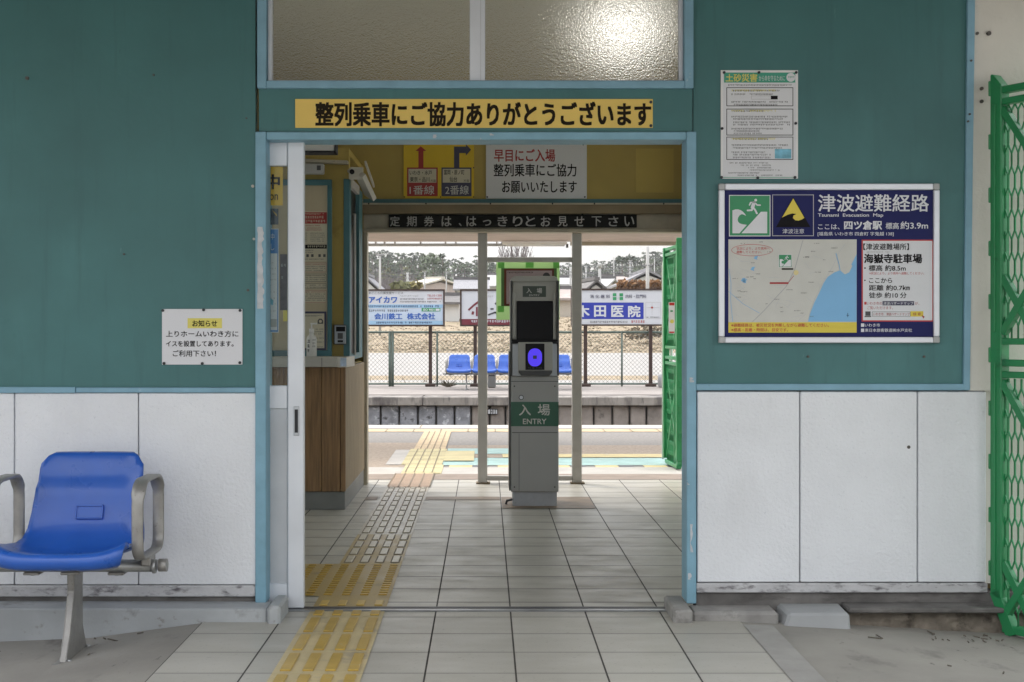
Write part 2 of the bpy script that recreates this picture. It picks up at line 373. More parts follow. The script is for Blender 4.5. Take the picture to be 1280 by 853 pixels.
class Sign(MB):
    """a flat printed thing facing -y, drawn in photo pixels at its own real distance Z; every layer is a sheet a little nearer"""
    def __init__(s, Z, step=.0006): super().__init__(); s.Z = Z; s.step = step; s.l = 0
    def pt(s, px, py, l): v = P(px, py, s.Z); v.y = s.Z - l * s.step; return v
    def slab(s, x0, y0, x1, y1, th, m, b=0.):
        a, c = P(x0, y1, s.Z), P(x1, y0, s.Z); s.box(a.x, c.x, s.Z, s.Z + th, a.z, c.z, m, b); return s
    def rect(s, x0, y0, x1, y1, m, l=1): s.face([s.pt(x0, y1, l), s.pt(x1, y1, l), s.pt(x1, y0, l), s.pt(x0, y0, l)], m); return s
    def border(s, x0, y0, x1, y1, wd, m, l=2):
        s.rect(x0, y0, x1, y0 + wd, m, l); s.rect(x0, y1 - wd, x1, y1, m, l); s.rect(x0, y0 + wd, x0 + wd, y1 - wd, m, l); s.rect(x1 - wd, y0 + wd, x1, y1 - wd, m, l); return s
    def poly(s, pts, m, l=2): s.face([s.pt(a, b, l) for a, b in pts], m); return s
    def circ(s, cx, cy, r, m, l=2, ry=None, n=24): return s.poly([(cx + r * math.cos(i * 2 * math.pi / n), cy + (ry or r) * math.sin(i * 2 * math.pi / n)) for i in range(n)], m, l)
    def ring(s, cx, cy, rx, ry, wd, m, l=3, n=32):
        for i in range(n):
            a, b = 2 * math.pi * i / n, 2 * math.pi * (i + 1) / n
            s.poly([(cx + rx * math.cos(a), cy + ry * math.sin(a)), (cx + rx * math.cos(b), cy + ry * math.sin(b)), (cx + (rx - wd) * math.cos(b), cy + (ry - wd) * math.sin(b)), (cx + (rx - wd) * math.cos(a), cy + (ry - wd) * math.sin(a))], m, l)
        return s
    def line(s, pts, wd, m, l=3):
        for (a, b), (c, d_) in zip(pts, pts[1:]):
            q = math.hypot(c - a, d_ - b) or 1; nx, ny = -(d_ - b) / q * wd / 2, (c - a) / q * wd / 2
            s.poly([(a + nx, b + ny), (c + nx, d_ + ny), (c - nx, d_ - ny), (a - nx, b - ny)], m, l)
        return s
    def limb(s, pts, wd, m, l=3):
        s.line(pts, wd, m, l)
        for i, (a, b) in enumerate(pts): s.circ(a, b, wd / 2, m, l + .2 + .2 * i, n=12)
        return s
    def text(s, st, x0, y0, x1, y1, m, l=3, bold=0.):
        vs, fs, a, b, c, d_ = text_geo(st); k = s.mi(m)
        a -= bold; b += bold; c -= bold; d_ += bold
        sh_ = [(0, 0)] if not bold else [(0, 0), (bold, bold * .8), (-bold, bold * .8), (bold, -bold * .8), (-bold, -bold * .8)]
        for n_, (ox, oy) in enumerate(sh_):                     # heavier weights: the same stroke laid a hair to each side
            bv = [s.bm.verts.new(s.pt(x0 + (v[0] + ox - a) / (b - a) * (x1 - x0), y1 - (v[1] + oy - c) / (d_ - c) * (y1 - y0), l + .12 * n_)) for v in vs]
            for f in fs:
                try: q = s.bm.faces.new([bv[i] for i in f]); q.material_index = k
                except ValueError: pass
        return s
    def scrib(s, x0, y0, x1, h, m, l=3, seed=0, gap=.12):
        """a line of print too small to read: character-sized clusters of strokes"""
        r = random.Random(int(x0 * 31 + y0 * 17) + seed); x = x0
        while x < x1 - h * .5:
            cw = h * r.uniform(.75, 1.); x2 = min(x + cw * .86, x1)
            if r.random() > gap:
                for k in range(r.choice((2, 3))):
                    yy = y0 + h * (.05 + .33 * k + r.uniform(0, .08)); s.rect(x + r.uniform(0, .2) * cw, yy, x2 - r.uniform(0, .15) * cw, yy + h * .15, m, l)
                if r.random() < .8:
                    xx = x + r.uniform(.1, .6) * cw; s.rect(xx, y0 + .05 * h, xx + h * .14, y0 + h * .95, m, l + .2)
            x += cw
        return s
    def pins(s, pts, r, m=None):
        for a, b in pts:
            p = P(a, b, s.Z); s.disc((p.x, s.Z - .003, p.z), r, .005, m or pinm, 'y', 12)
        return s
# ------------------------------------------------------------------ ground, floors, platforms
gcon = M("pale_forecourt_concrete", (.36, .35, .33), .85, var=.12, scale=.8)
ballast = M("track_ballast", (.20, .17, .145), .95, var=.35, scale=9, bump=1, bscale=14)
gravel = M("pale_gravel_lot", (.30, .29, .28), .95, var=.10, scale=1.4, spots=[((.33, .28, .21), .35, .60, .1, (1, 3, 1))])
drygrass = M("dry_winter_grass", (.26, .205, .135), .95, var=.22, scale=1.1, detail=8, spots=[((.18, .165, .085), .30, .60, .12, (1, 2, 1)), ((.33, .27, .19), 1.8, .6, .15, None), ((.12, .10, .06), 5, .60, .10, None), ((.36, .30, .22), 9, .62, .08, None)], bump=.8, bscale=5)
winterland = M("winter_fields", (.20, .175, .10), .95, var=.25, scale=.05)
W_ = 600
prof = [(-120, -.16, gcon), (8.5, -.16, gcon), (15.5, -.16, ballast), (16.0, -1.25, ballast), (24.2, -1.25, ballast), (24.6, -.10, gravel), (31.2, -.03, drygrass), (33.2, 0, gravel), (62, 0, drygrass), (74, .45, drygrass), (100, 1.95, winterland), (160, 2.6, winterland), (300, 6, winterland), (700, 8, winterland)]
g = MB()
for (a, za, m), (b, zb, _) in zip(prof, prof[1:]): g.face([(-W_, a, za), (W_, a, za), (W_, b, zb), (-W_, b, zb)], m)
bmesh.ops.remove_doubles(g.bm, verts=g.bm.verts, dist=1e-4)
g.build("ground", kind="structure")

g = MB()   # worn concrete apron in front of the wall, falling away a little on both sides of the tiled walk
for sx, xi in ((-1, -1.10), (1, .99)):
    for k in range(12):
        a, b = abs(xi) + k * .44, abs(xi) + (k + 1) * .44
        za, zb = [-.003 - min(.074, (.13 if sx < 0 else .05) * (q - abs(xi))) for q in (a, b)]
        g.face([(sx * a, 1.2, za), (sx * b, 1.2, zb), (sx * b, 5.62, zb), (sx * a, 5.62, za)], apron_m)
g.face([(-7, -3, -.075), (7, -3, -.075), (7, 1.2, -.05), (-7, 1.2, -.05)], apron_m)
g.build("concrete_apron", kind="structure")
g = MB()
g.face([(.99, 1.2, .002), (1.10, 1.2, .002), (1.10, 5.40, .002), (.99, 5.40, .002)], strip_m)
g.build("walk_edging", kind="structure")

g = MB()
g.face([(-1.10, 1.2, 0), (.99, 1.2, 0), (.99, 5.60, 0), (-1.10, 5.60, 0)], tile_m)
g.face([(-.90, 5.60, 0), (.83, 5.60, 0), (.83, 5.75, 0), (-.90, 5.75, 0)], tile_m)
g.face([(-3.2, 5.75, 0), (1.62, 5.75, 0), (1.62, 10.54, 0), (-3.2, 10.54, 0)], tile_m)
g.build("floor", kind="structure")
g = MB()
g.face([(.105, 8.86, .003), (.695, 8.86, .003), (.695, 9.46, .003), (.105, 9.46, .003)], tilesheet)
g.face([(-.40, 9.30, .003), (.095, 9.30, .003), (.095, 9.47, .003), (-.40, 9.47, .003)], tilesheet)
g.face([(-.80, 9.30, .003), (-.72, 9.30, .003), (-.72, 9.47, .003), (-.80, 9.47, .003)], tilesheet)
g.build("floor_patches", kind="structure")
g = MB()
g.box(-.90, .83, 5.655, 5.690, 0, .006, rail_m, .002); g.box(-.90, .83, 5.705, 5.735, 0, .006, mach_d, .002)
g.build("floor_threshold", kind="structure")

joint = M("paving_joint", (.25, .215, .165), .9, var=0)
# guiding strip of tactile blocks: base sheets with real bars and studs
g = MB()
tact_pl = M("tactile_block_pale_rib", (.58, .50, .30), .5, var=.08)
def bars(y0, y1, xs, mb, mbar, ln=.115, wd=.034, pitch=.15, h=.005):
    y = y0
    while y < y1 - .02:
        if mbar is tact_gb:
            for x in xs: g.face([(x - wd / 2 - .006, y + .005, .0042), (x + wd / 2 + .006, y + .005, .0042), (x + wd / 2 + .006, y + ln + .020, .0042), (x - wd / 2 - .006, y + ln + .020, .0042)], joint)
        for x in xs: g.box(x - wd / 2, x + wd / 2, y + .012, min(y + ln + .012, y1), .003, .003 + h, mbar, .0025)
        y += pitch
PX = [-.665, -.59, -.515, -.44]
g.face([(-.705, 1.2, .003), (-.405, 1.2, .003), (-.405, 5.65, .003), (-.705, 5.65, .003)], tact_y)
bars(1.352, 5.645, PX, tact_y, tact_bar, ln=.240, pitch=.30, wd=.037, h=.006)
for k in range(15): g.face([(-.705, 1.340 + k * .3, .0045), (-.405, 1.340 + k * .3, .0045), (-.405, 1.352 + k * .3, .0045), (-.705, 1.352 + k * .3, .0045)], tact_pl)
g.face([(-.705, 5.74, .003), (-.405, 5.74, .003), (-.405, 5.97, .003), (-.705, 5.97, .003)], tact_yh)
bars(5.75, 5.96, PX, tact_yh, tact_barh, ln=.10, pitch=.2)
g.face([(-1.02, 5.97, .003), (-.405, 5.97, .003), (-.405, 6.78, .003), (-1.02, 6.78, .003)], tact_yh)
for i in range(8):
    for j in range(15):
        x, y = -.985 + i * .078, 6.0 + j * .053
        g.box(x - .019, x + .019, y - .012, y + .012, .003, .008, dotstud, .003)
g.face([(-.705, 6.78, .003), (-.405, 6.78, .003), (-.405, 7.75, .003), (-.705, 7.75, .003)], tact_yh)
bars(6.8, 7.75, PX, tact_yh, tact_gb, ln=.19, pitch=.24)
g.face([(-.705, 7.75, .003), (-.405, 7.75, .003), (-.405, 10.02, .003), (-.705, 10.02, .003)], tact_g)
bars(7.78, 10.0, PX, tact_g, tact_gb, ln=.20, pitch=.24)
g.build("tactile_path", kind="structure")

# the platform beyond the gate
asph = M("platform_asphalt", (.26, .25, .24), .9, var=.2, scale=30, bump=.5, bscale=60)
aggr = M("tan_exposed_aggregate", (.35, .29, .235), .9, var=.25, scale=28, bump=.5, bscale=60)
pale = M("pale_paving", (.46, .44, .41), .7, var=.10, scale=4, spots=[((.3, .28, .25), 9, .64, .1, None)])
brownc = M("brown_cement", (.27, .22, .185), .8, var=.15, scale=6)
tealp = M("worn_teal_paint", (.35, .52, .50), .7, var=.15, scale=5, spots=[((.45, .45, .42), 6, .60, .1, (.4, 2, 1))])
yelp = M("worn_yellow_paint", (.60, .50, .26), .7, var=.12, scale=6, spots=[((.5, .48, .42), 8, .60, .1, None)])
yelblk = M("yellow_paving_block", (.58, .51, .29), .7, var=.12, scale=5)
orblk = M("faded_orange_block", (.54, .42, .26), .7, var=.12, scale=6)
edge_m = M("platform_edge_stone", (.50, .46, .40), .7, var=.10, scale=3)
joint = M("paving_joint", (.2, .17, .12), .9, var=0)
g = MB()
g.box(-16, 16, 10.54, 16.4, -1.25, -.002, asph)
g.build("platform", kind="structure")
g = MB()
def sh(x0, x1, y0, y1, m, l=1, sk=0.):
    z = .002 + .004 * (l - 1); g.face([(x0, y0, z), (x1, y0, z), (x1 + sk, y1, z), (x0 + sk, y1, z)], m)
sh(-8, 8, 10.54, 10.94, brownc); sh(-8, 8, 10.94, 11.47, pale)
sh(-8, -.60, 11.47, 13.9, aggr); sh(-.36, 8, 12.3, 13.6, aggr)
for i in range(40): sh(-.30 + i * .2, -.30 + i * .2 + (.12 if i % 2 else .19), 11.47, 11.63, yelp if i % 2 == 0 else mach_d, 1)
sh(-.36, 8, 11.64, 12.28, tealp); sh(.15, 8, 12.30, 12.62, yelp, 2)
sh(-.352, .25, 12.64, 13.2, tealp, 2); sh(-.36, -.10, 11.95, 12.9, yelblk, 3)
sh(-.83, -.70, 11.65, 13.05, pale, 2)
sh(-.70, -.36, 11.65, 13.15, yelblk, 2); sh(-.66, -.345, 10.94, 11.64, yelblk, 2)
sh(-.70, -.40, 10.03, 10.94, tact_br, 2)
for i in range(5):
    x = -.70 + i * .075; sh(x - .004, x + .004, 10.03, 10.94, joint, 3)
for k in range(6):
    y = 11.0 + k * .36; sh(-.70, -.36, y, y + .012, joint, 3)
for i in range(1, 5):
    x = -.70 + i * .07; sh(x - .004, x + .004, 11.0, 13.15, joint, 3)
sh(-.67, -.375, 13.15, 15.35, orblk, 2)
for i in range(1, 5):
    x = -.67 + i * .06; sh(x - .004, x + .004, 13.15, 15.35, joint, 3)
sh(-8, 8, 15.36, 15.75, orblk, 1)
for i in range(54): sh(-8 + i * .3, -8 + i * .3 + .012, 15.36, 15.75, joint, 2)
sh(-8, 8, 15.78, 15.92, asph, 1)
sh(-8, 8, 15.92, 16.40, edge_m, 1)
for i in range(12): sh(-8 + i * 1.45, -8 + i * 1.45 + .014, 15.92, 16.40, joint, 2)
g.build("platform_markings", kind="structure", recalc=False)
# the far platform: coping, wall of worn blocks, surface
stone = M("worn_block_grey", (.27, .28, .31), .9, var=.35, scale=6, spots=[((.50, .52, .56), 8, .56, .06, None), ((.07, .07, .075), 6, .56, .10, None)], bump=.6, bscale=18)
stone2 = M("worn_block_brown", (.27, .24, .22), .9, var=.25, scale=5, spots=[((.36, .33, .31), 3, .58, .12, None), ((.10, .09, .08), 6, .62, .12, None)], bump=.6, bscale=18)
coping = M("stained_coping", (.27, .25, .23), .9, var=.2, scale=3, spots=[((.10, .09, .09), 2.6, .48, .14, (1, 1, .3)), ((.12, .11, .11), 9, .55, .12, (2, 1, .3))], bump=.3, bscale=30)
ptop = M("far_platform_surface", (.25, .225, .21), .9, var=.12, scale=2.5, spots=[((.34, .32, .30), .9, .60, .12, (.4, 2, 1))])
g = MB()
g.box(-16, 16, 23.62, 28.0, -1.25, -.17, recess_m)
for i in range(-5, 6): g.box(i * 2.1 - 1.047, i * 2.1 + 1.047, 23.40, 24.0, -.165, -.02, coping, .012)
g.box(-16, 16, 23.99, 27.95, -.17, -.008, ptop)
r3 = random.Random(3)
xx = -10
while xx < 10:
    wd = .29 + r3.uniform(-.03, .03)
    g.box(xx, xx + wd - .028, 23.50 + r3.uniform(0, .03), 23.7, -.66, -.17, stone if xx < -.25 else stone2, .03, 2); xx += wd
g.box(-12, 12, 23.45, 23.7, -1.25, -.665, recess_m)
g.build("far_platform", kind="structure")
TAGPLATE = True
for yc in (18.2, 21.6):
    g = MB()
    for sx in (-.53, .53): g.box(-40, 40, yc + sx - .03, yc + sx + .03, -1.10, -.97, rail_m)
    for i in range(-30, 31): g.box(i * .65 - .1, i * .65 + .1, yc - 1.0, yc + 1.0, -1.24, -1.105, brownshade)
    g.build("railway_track", kind="structure")

# ------------------------------------------------------------------ station building
ZW = 5.6
B = thing("station_building", "low station building with teal and white panelled front and open doorway to the platform", "building", (0, 5.6, 0))
def part(mb, name, parent=None, **k): return mb.build(name, parent or B, **k)
xL, xR, zT, zB = X(333, ZW), X(858, ZW), H(175, ZW), .0
fo = (X(319.5, ZW), X(870, ZW), H(165, ZW))
z_r0, z_r1 = H(491, ZW), H(484.5, ZW)          # rail between the green board and the white panels
# door frame: front faces and jambs as three mitred members
m = MB(); zb = .045
m.box(fo[0], xL, 5.590, 5.755, zb, fo[2], framep, .003); m.box(xR, fo[1], 5.590, 5.735, zb, fo[2], framep, .003)
m.box(xL + .001, xR - .001, 5.592, 5.755, zT, fo[2] - .001, framep, .003)
part(m, "door_frame")
r9 = random.Random(4)
def flk(x0_, x1_, y0_, y1_, n_):
    m = MB(); L_ = [(x0_ + r9.uniform(0, .003), y0_ + (y1_ - y0_) * i / n_) for i in range(n_ + 1)] + [(x1_ - r9.uniform(0, .012), y1_ - (y1_ - y0_) * i / n_) for i in range(n_ + 1)]
    m.face([(a, 5.5888, b) for a, b in L_], flake)
    part(m, "flaked_paint")
flk(fo[0] + .008, xL - .006, H(386, ZW), H(284, ZW), 26)
for y0_, y1_, a, b in ((472, 478, .010, .03), (600, 606, .0, .012), (655, 690, .012, .026), (716, 724, .004, .02)): flk(xR + a, xR + b, H(y1_, ZW), H(y0_, ZW), 6)
flk(X(541, ZW), X(548, ZW), H(173.5, ZW), H(169, ZW), 4); flk(X(612, ZW), X(618, ZW), H(170, ZW), H(167.5, ZW), 4)
# teal upper boards
wl, wr, wb = X(322, ZW), X(866.5, ZW), H(111, ZW); wt = 2.56
m = MB(); m.box(-3.4, fo[0] - .002, 5.606, 5.66, z_r1 + .001, 2.58, teal); part(m, "wall_board", label="tall teal board left of the doorway")
m = MB(); m.box(wl + .004, wr - .002, 5.606, 5.66, fo[2] + .001, wb - .001, teal); part(m, "wall_board", label="narrow teal board between doorway and window")
m = MB(); m.box(fo[1] + .002, X(1210, ZW), 5.606, 5.66, z_r1 + .001, 2.58, teal); m.box(wr + .002, fo[1] + .002, 5.607, 5.66, fo[2] + .001, 2.58, teal); part(m, "wall_board", label="teal board right of the doorway")
m = MB(); m.box(wl, wr, 5.606, 5.66, wt + .001, 2.58, teal); part(m, "wall_board")
# rails
m = MB(); m.box(-3.4, X(95, ZW), 5.588, 5.64, z_r0 - .001, z_r1 + .002, trim, .002); m.box(X(95.6, ZW), fo[0] - .001, 5.592, 5.64, z_r0, z_r1, trim, .002); part(m, "wall_rail")
m = MB(); m.box(fo[1] + .001, X(1212, ZW), 5.592, 5.64, H(488, ZW), H(480, ZW), trim, .002)
m.hexa([(X(1203.5, ZW), 5.590, H(488, ZW)), (X(1203.5, ZW), 5.64, H(488, ZW)), (X(1209, ZW), 5.590, 2.58), (X(1209, ZW), 5.64, 2.58), (X(1211.5, ZW), 5.590, H(488, ZW)), (X(1211.5, ZW), 5.64, H(488, ZW)), (X(1218.5, ZW), 5.590, 2.58), (X(1218.5, ZW), 5.64, 2.58)], trim, .002)
part(m, "wall_rail")
# white sprayed panels with open seams
zp0 = H(731, ZW); zp1 = z_r0 - .002
for a, b in ((-3.4, X(-440, ZW)), (X(-440, ZW), X(-290, ZW)), (X(-290, ZW), X(-137, ZW)), (X(-137, ZW), X(18, ZW)), (X(18, ZW), X(173, ZW)), (X(173, ZW), X(321, ZW))):
    m = MB(); m.box(a + .0025, b - .0025, 5.600, 5.655, zp0, zp1, stucco, .003); part(m, "lower_panel")
for a, b in ((X(871, ZW), X(1000, ZW)), (X(1000, ZW), X(1147, ZW)), (X(1147, ZW), X(1233.5, ZW))):
    m = MB(); m.box(a + .0025, b - .0025, 5.600, 5.655, zp0 + .01, H(490, ZW), stucco, .003); part(m, "lower_panel")
m = MB(); m.box(X(1211, ZW), X(1290, ZW), 5.608, 5.66, H(489, ZW) + .001, 2.58, plaster)
m.box(X(1234.5, ZW), X(1290, ZW), 5.63, 5.66, zp0, H(489, ZW), plaster)
m.box(X(1284, ZW), X(1290, ZW), 5.66, 6.6, -.1, 2.58, plaster); m.box(X(1290, ZW), 3.4, 6.6, 6.66, -.1, 2.58, plaster)
part(m, "corner_wall")
m = MB(); m.box(-3.4, fo[0] - .001, 5.640, 5.70, zp0 - .01, zp1 + .01, jointgrey); part(m, "panel_backing")
m = MB(); m.box(fo[1], X(1233, ZW), 5.658, 5.70, zp0 - .01, zp1 + .01, jointgrey); part(m, "panel_backing")
# plinth, footing, kerb
m = MB(); m.box(-3.4, fo[0] - .001, 5.594, 5.66, H(746, ZW), zp0 - .003, plinth_m, .004); part(m, "plinth")
m = MB(); m.box(fo[1] + .001, X(1234, ZW), 5.594, 5.66, H(741, ZW), zp0 + .006, plinth_m, .004); part(m, "plinth")
m = MB(); m.box(-3.4, fo[0] - .002, 5.612, 5.70, -.15, H(746, ZW) - .001, recess_m); part(m, "footing")
m = MB(); m.box(fo[1] + .002, X(1290, ZW), 5.612, 5.70, -.15, H(741, ZW) - .001, recess_m); part(m, "footing")
m = MB()
zk = .050; kerb2 = M("bare_concrete_kerb", (.30, .29, .275), .85, var=.2, scale=9, bump=.6, bscale=30, spots=[((.13, .12, .11), 7, .56, .14, None)])
m.hexa([(-3.4, 5.44, -.16), (-3.4, 5.62, -.16), (-3.4, 5.46, zk + .005), (-3.4, 5.62, zk + .005), (X(334, 5.46), 5.44, -.10), (X(334, 5.46), 5.62, -.10), (X(334, 5.46), 5.46, zk), (X(334, 5.46), 5.62, zk)], kerb_m, .006)
m.box(X(334.5, 5.44), X(351, 5.44), 5.425, 5.66, -.10, zk + .018, kerb_m, .010)
part(m, "kerb")
m = MB()
m.box(X(842, 5.44), X(866, 5.44), 5.44, 5.74, -.10, zk, kerb2, .008)
m.box(X(866.5, 5.44), X(976, 5.44), 5.472, 5.62, -.10, zk - .014, kerb2, .012)
part(m, "kerb")
m = MB()
a0, a1 = X(972, 5.42), X(1066, 5.42)
m.hexa([(a0, 5.42, -.10), (a0, 5.62, -.10), (a0 + .05, 5.452, .034), (a0 + .04, 5.62, .042), (a1, 5.42, -.10), (a1, 5.62, -.10), (a1 - .004, 5.452, .036), (a1, 5.62, .042)], patch_m, .010)
part(m, "kerb_repair")
m = MB(); m.box(a1 + .002, X(1300, 5.5), 5.485, 5.62, .028, .048, recess_m, .005)
from mathutils import noise as NZ
N1, N2 = 90, 10; G_ = []
for i in range(N1 + 1):
    x = a1 + (X(1300, 5.5) - a1) * i / N1; row_ = []
    for j in range(N2 + 1):
        f_ = j / N2; n_ = NZ.noise((x * 9, f_ * 2.2, 1.3)) * .028 + NZ.noise((x * 34, f_ * 7, 4.1)) * .012
        row_.append(m.bm.verts.new((x, 5.515 - .035 * (1 - f_) + n_ + .03 * f_ * f_, -.12 + .148 * f_)))
    G_.append(row_)
for i in range(N1):
    for j in range(N2):
        q_ = m.bm.faces.new((G_[i][j], G_[i + 1][j], G_[i + 1][j + 1], G_[i][j + 1])); q_.material_index = m.mi(broken_m)
part(m, "broken_kerb")
# transom window
tw = MB(); ww = .036
tw.box(wl, wl + ww, 5.588, 5.70, wb, wt, trim, .003); tw.box(wr - ww, wr, 5.588, 5.70, wb, wt, trim, .003)
tw.box(wl + ww, wr - ww, 5.589, 5.70, wb, wb + .031, trim, .003); tw.box(wl + ww, wr - ww, 5.589, 5.70, wt - .03, wt, trim, .003)
win = part(tw, "transom_window")
m = MB(); sx0, sx1 = wl + ww + .001, wr - ww - .001; sz0, sz1 = wb + .032, wt - .031; mx0, mx1 = X(587, ZW), X(606.5, ZW)
m.box(sx0, sx0 + .017, 5.625, 5.66, sz0, sz1, alum, .002); m.box(sx1 - .017, sx1, 5.625, 5.66, sz0, sz1, alum, .002)
m.box(sx0 + .017, sx1 - .017, 5.626, 5.66, sz0, sz0 + .006, alum); m.box(mx0, mx1, 5.615, 5.665, sz0, sz1, alum, .003); m.box((mx0 + mx1) / 2 + .012, (mx0 + mx1) / 2 + .014, 5.613, 5.616, sz0, sz1, alum_d)
m.build("sash", win)
m = MB(); m.box(sx0 + .017, mx0, 5.640, 5.646, sz0 + .006, sz1, frost_m); m.build("pane", win)
m = MB(); m.box(mx1, sx1 - .017, 5.650, 5.656, sz0 + .006, sz1, frost_m); m.build("pane", win)
# nail heads and fixings left in the wall
for a, b, r_, mm in ((316, 233, .006, fitting), (317.5, 299, .005, fitting), (1010, 446, .005, screwm), (1155, 446, .005, screwm), (1221.5, 42, .006, screwm), (1236, 42, .009, screwm), (1227, 111, .007, screwm), (1227, 127, .007, screwm), (1135.5, 559, .007, screwm), (1214, 76, .004, screwm), (1212, 143, .004, screwm), (1210, 152, .004, screwm), (34, 98, .007, screwm), (308, 148, .003, screwm), (192, 94, .004, screwm), (155, 318, .004, screwm), (310, 363, .005, screwm)):
    m = MB(); c_ = P(a, b, 5.604 if not 1200 < a < 1216 else 5.588); m.disc((c_.x, c_.y if a < 1200 or a > 1216 else 5.588, c_.z), r_, .010, mm, 'y', 10); part(m, "nail_head")
# sliding door, pushed open to the left
zd = 5.70
m = MB(); da, db = X(360, zd), X(380.5, zd); dt = H(178, zd)
m.box(da, db, 5.683, 5.722, .008, dt + .03, alum, .004)
m.box(-1.62, da - .001, 5.688, 5.718, H(208, zd), dt + .03, alum, .003); m.box(-1.62, da - .001, 5.688, 5.718, H(511, zd), H(482, zd), alum, .003)
m.box(-1.62, da - .001, 5.688, 5.718, .010, H(729, zd), alum, .003); m.box(-1.62, -1.57, 5.687, 5.719, .008, dt, alum)
door = part(m, "sliding_door")
m = MB(); m.box(-1.57, da, 5.700, 5.705, H(482, zd), H(208, zd), glass_m); m.build("door_glass", door)
m = MB(); m.box(-1.57, da - .002, 5.698, 5.708, H(729, zd), H(511, zd), alum_d); m.build("kick_panel", door)
m = MB(); m.box(X(367, 5.68), X(374, 5.68), 5.678, 5.684, H(545, 5.68), H(508, 5.68), alum_d, .002); m.box(X(368.5, 5.68), X(372.5, 5.68), 5.6765, 5.679, H(541, 5.68), H(512, 5.68), gloom); m.build("door_handle", door)
# hall: walls, ceiling, header, ticket office block
ZB = 10.20
m = MB(); m.box(-3.2, 1.62, ZB, 10.34, H(250, ZB), 2.94, mustard); m.box(-3.2, -.885, ZB + .1, 10.34, 0, H(250, ZB), mustard)
m.box(X(795, ZB - .004), X(842, ZB - .004), ZB - .003, ZB + .01, H(241, ZB), H(186, ZB), mustard2)
part(m, "hall_wall", label="mustard wall above the platform opening")
m = MB(); m.box(1.62, 1.70, 5.74, 6.7, 0, 2.94, mustard); m.box(1.62, 1.70, 9.95, 10.34, 0, 2.94, mustard); m.box(1.62, 1.70, 6.7, 9.95, 0, .35, mustard); m.box(1.62, 1.70, 6.7, 9.95, 2.7, 2.94, mustard); part(m, "hall_wall", label="mustard wall on the right of the hall")
m = MB()  # right-hand window, out of view, added so daylight reaches the hall
for a_ in (6.7, 7.8, 8.87, 9.92): m.box(1.63, 1.69, a_, a_ + .03, .35, 2.7, alum)
m.box(1.63, 1.69, 6.7, 9.95, .35, .38, alum); m.box(1.63, 1.69, 6.7, 9.95, 2.67, 2.7, alum); sw = part(m, "added_side_window")
m = MB(); m.box(1.655, 1.66, 6.73, 9.92, .38, 2.67, glass_m); m.build("pane", sw)
m = MB(); m.box(-3.3, -3.2, 9.0, 10.34, 0, 2.94, mustard); m.box(-3.3, -3.2, 5.74, 9.0, 0, .35, mustard); m.box(-3.3, -3.2, 5.74, 9.0, 2.6, 2.94, mustard); part(m, "hall_wall", label="mustard wall on the left of the hall")
m = MB()  # left-hand window, also unseen and added to let daylight in
for a_ in (5.74, 6.8, 7.9, 8.97): m.box(-3.28, -3.22, a_, a_ + .03, .35, 2.6, alum)
m.box(-3.28, -3.22, 5.74, 9.0, .35, .38, alum); m.box(-3.28, -3.22, 5.74, 9.0, 2.57, 2.6, alum); sw = part(m, "added_side_window")
m = MB(); m.box(-3.255, -3.25, 5.77, 8.97, .38, 2.57, glass_m); m.build("pane", sw)
m = MB(); m.box(-3.3, 1.70, 5.665, 10.34, 2.94, 3.0, ceil_m); part(m, "ceiling")
m = MB(); m.box(-.885, 1.62, ZB - .03, ZB, H(254.5, ZB), H(249.5, ZB), bluedk)
m.box(-.885, 1.62, ZB - .06, ZB + .06, H(268, ZB), H(255.5, ZB), brownshade); m.box(-.885, 1.62, ZB - .075, ZB - .03, H(257, ZB), H(255, ZB), beige)
m.box(-.885, 1.62, ZB - .02, ZB + .06, H(287, ZB), H(268.2, ZB), beige, .002); m.box(-.885, 1.62, ZB - .05, ZB + .10, H(291, ZB), H(287.2, ZB), beige, .003)
for px in (462, 533, 613, 690, 742, 828):
    m.disc((X(px, ZB), ZB - .076, H(256, ZB)), .006, .006, gloom, 'y', 8)
part(m, "door_header")
m = MB(); m.box(-.888, -.859, ZB, ZB + .12, 0, H(291, ZB), beige, .003); part(m, "opening_frame")
m = MB(); m.box(1.58, 1.62, ZB, ZB + .12, 0, H(291, ZB), beige, .003); part(m, "opening_frame")
m = MB()
m.box(-3.2, -.885, 9.10, 9.20, .90, H(193, 9.1), mustard); m.box(-3.2, -.885, 9.10, 10.2, H(193, 9.1), H(193, 9.1) + .04, mustard)
m.box(-3.2, -.90, 9.22, 10.2, 0, .9, mustard)
part(m, "office_wall")
m = MB()
m.box(-.918, -.878, 9.090, 9.19, .93, H(224, 9.1), bluedk, .002); m.box(-.92, -.880, 9.80, 10.05, .93, H(238, 9.9), bluedk, .002); m.box(-.94, -.879, 9.2, 9.8, .93, .97, bluedk)
m.box(-.93, -.879, 9.2, 9.8, H(240, 9.6), H(224, 9.3), grey_t)
tk = part(m, "ticket_window")
m = MB(); m.box(-.915, -.905, 9.19, 9.8, .97, H(240, 9.6), blackgl); m.build("pane", tk)
m = MB(); m.tube([(-.874, 9.36, .96), (-.874, 9.36, 1.9)], .012, grey_t, 8); m.build("conduit", tk)
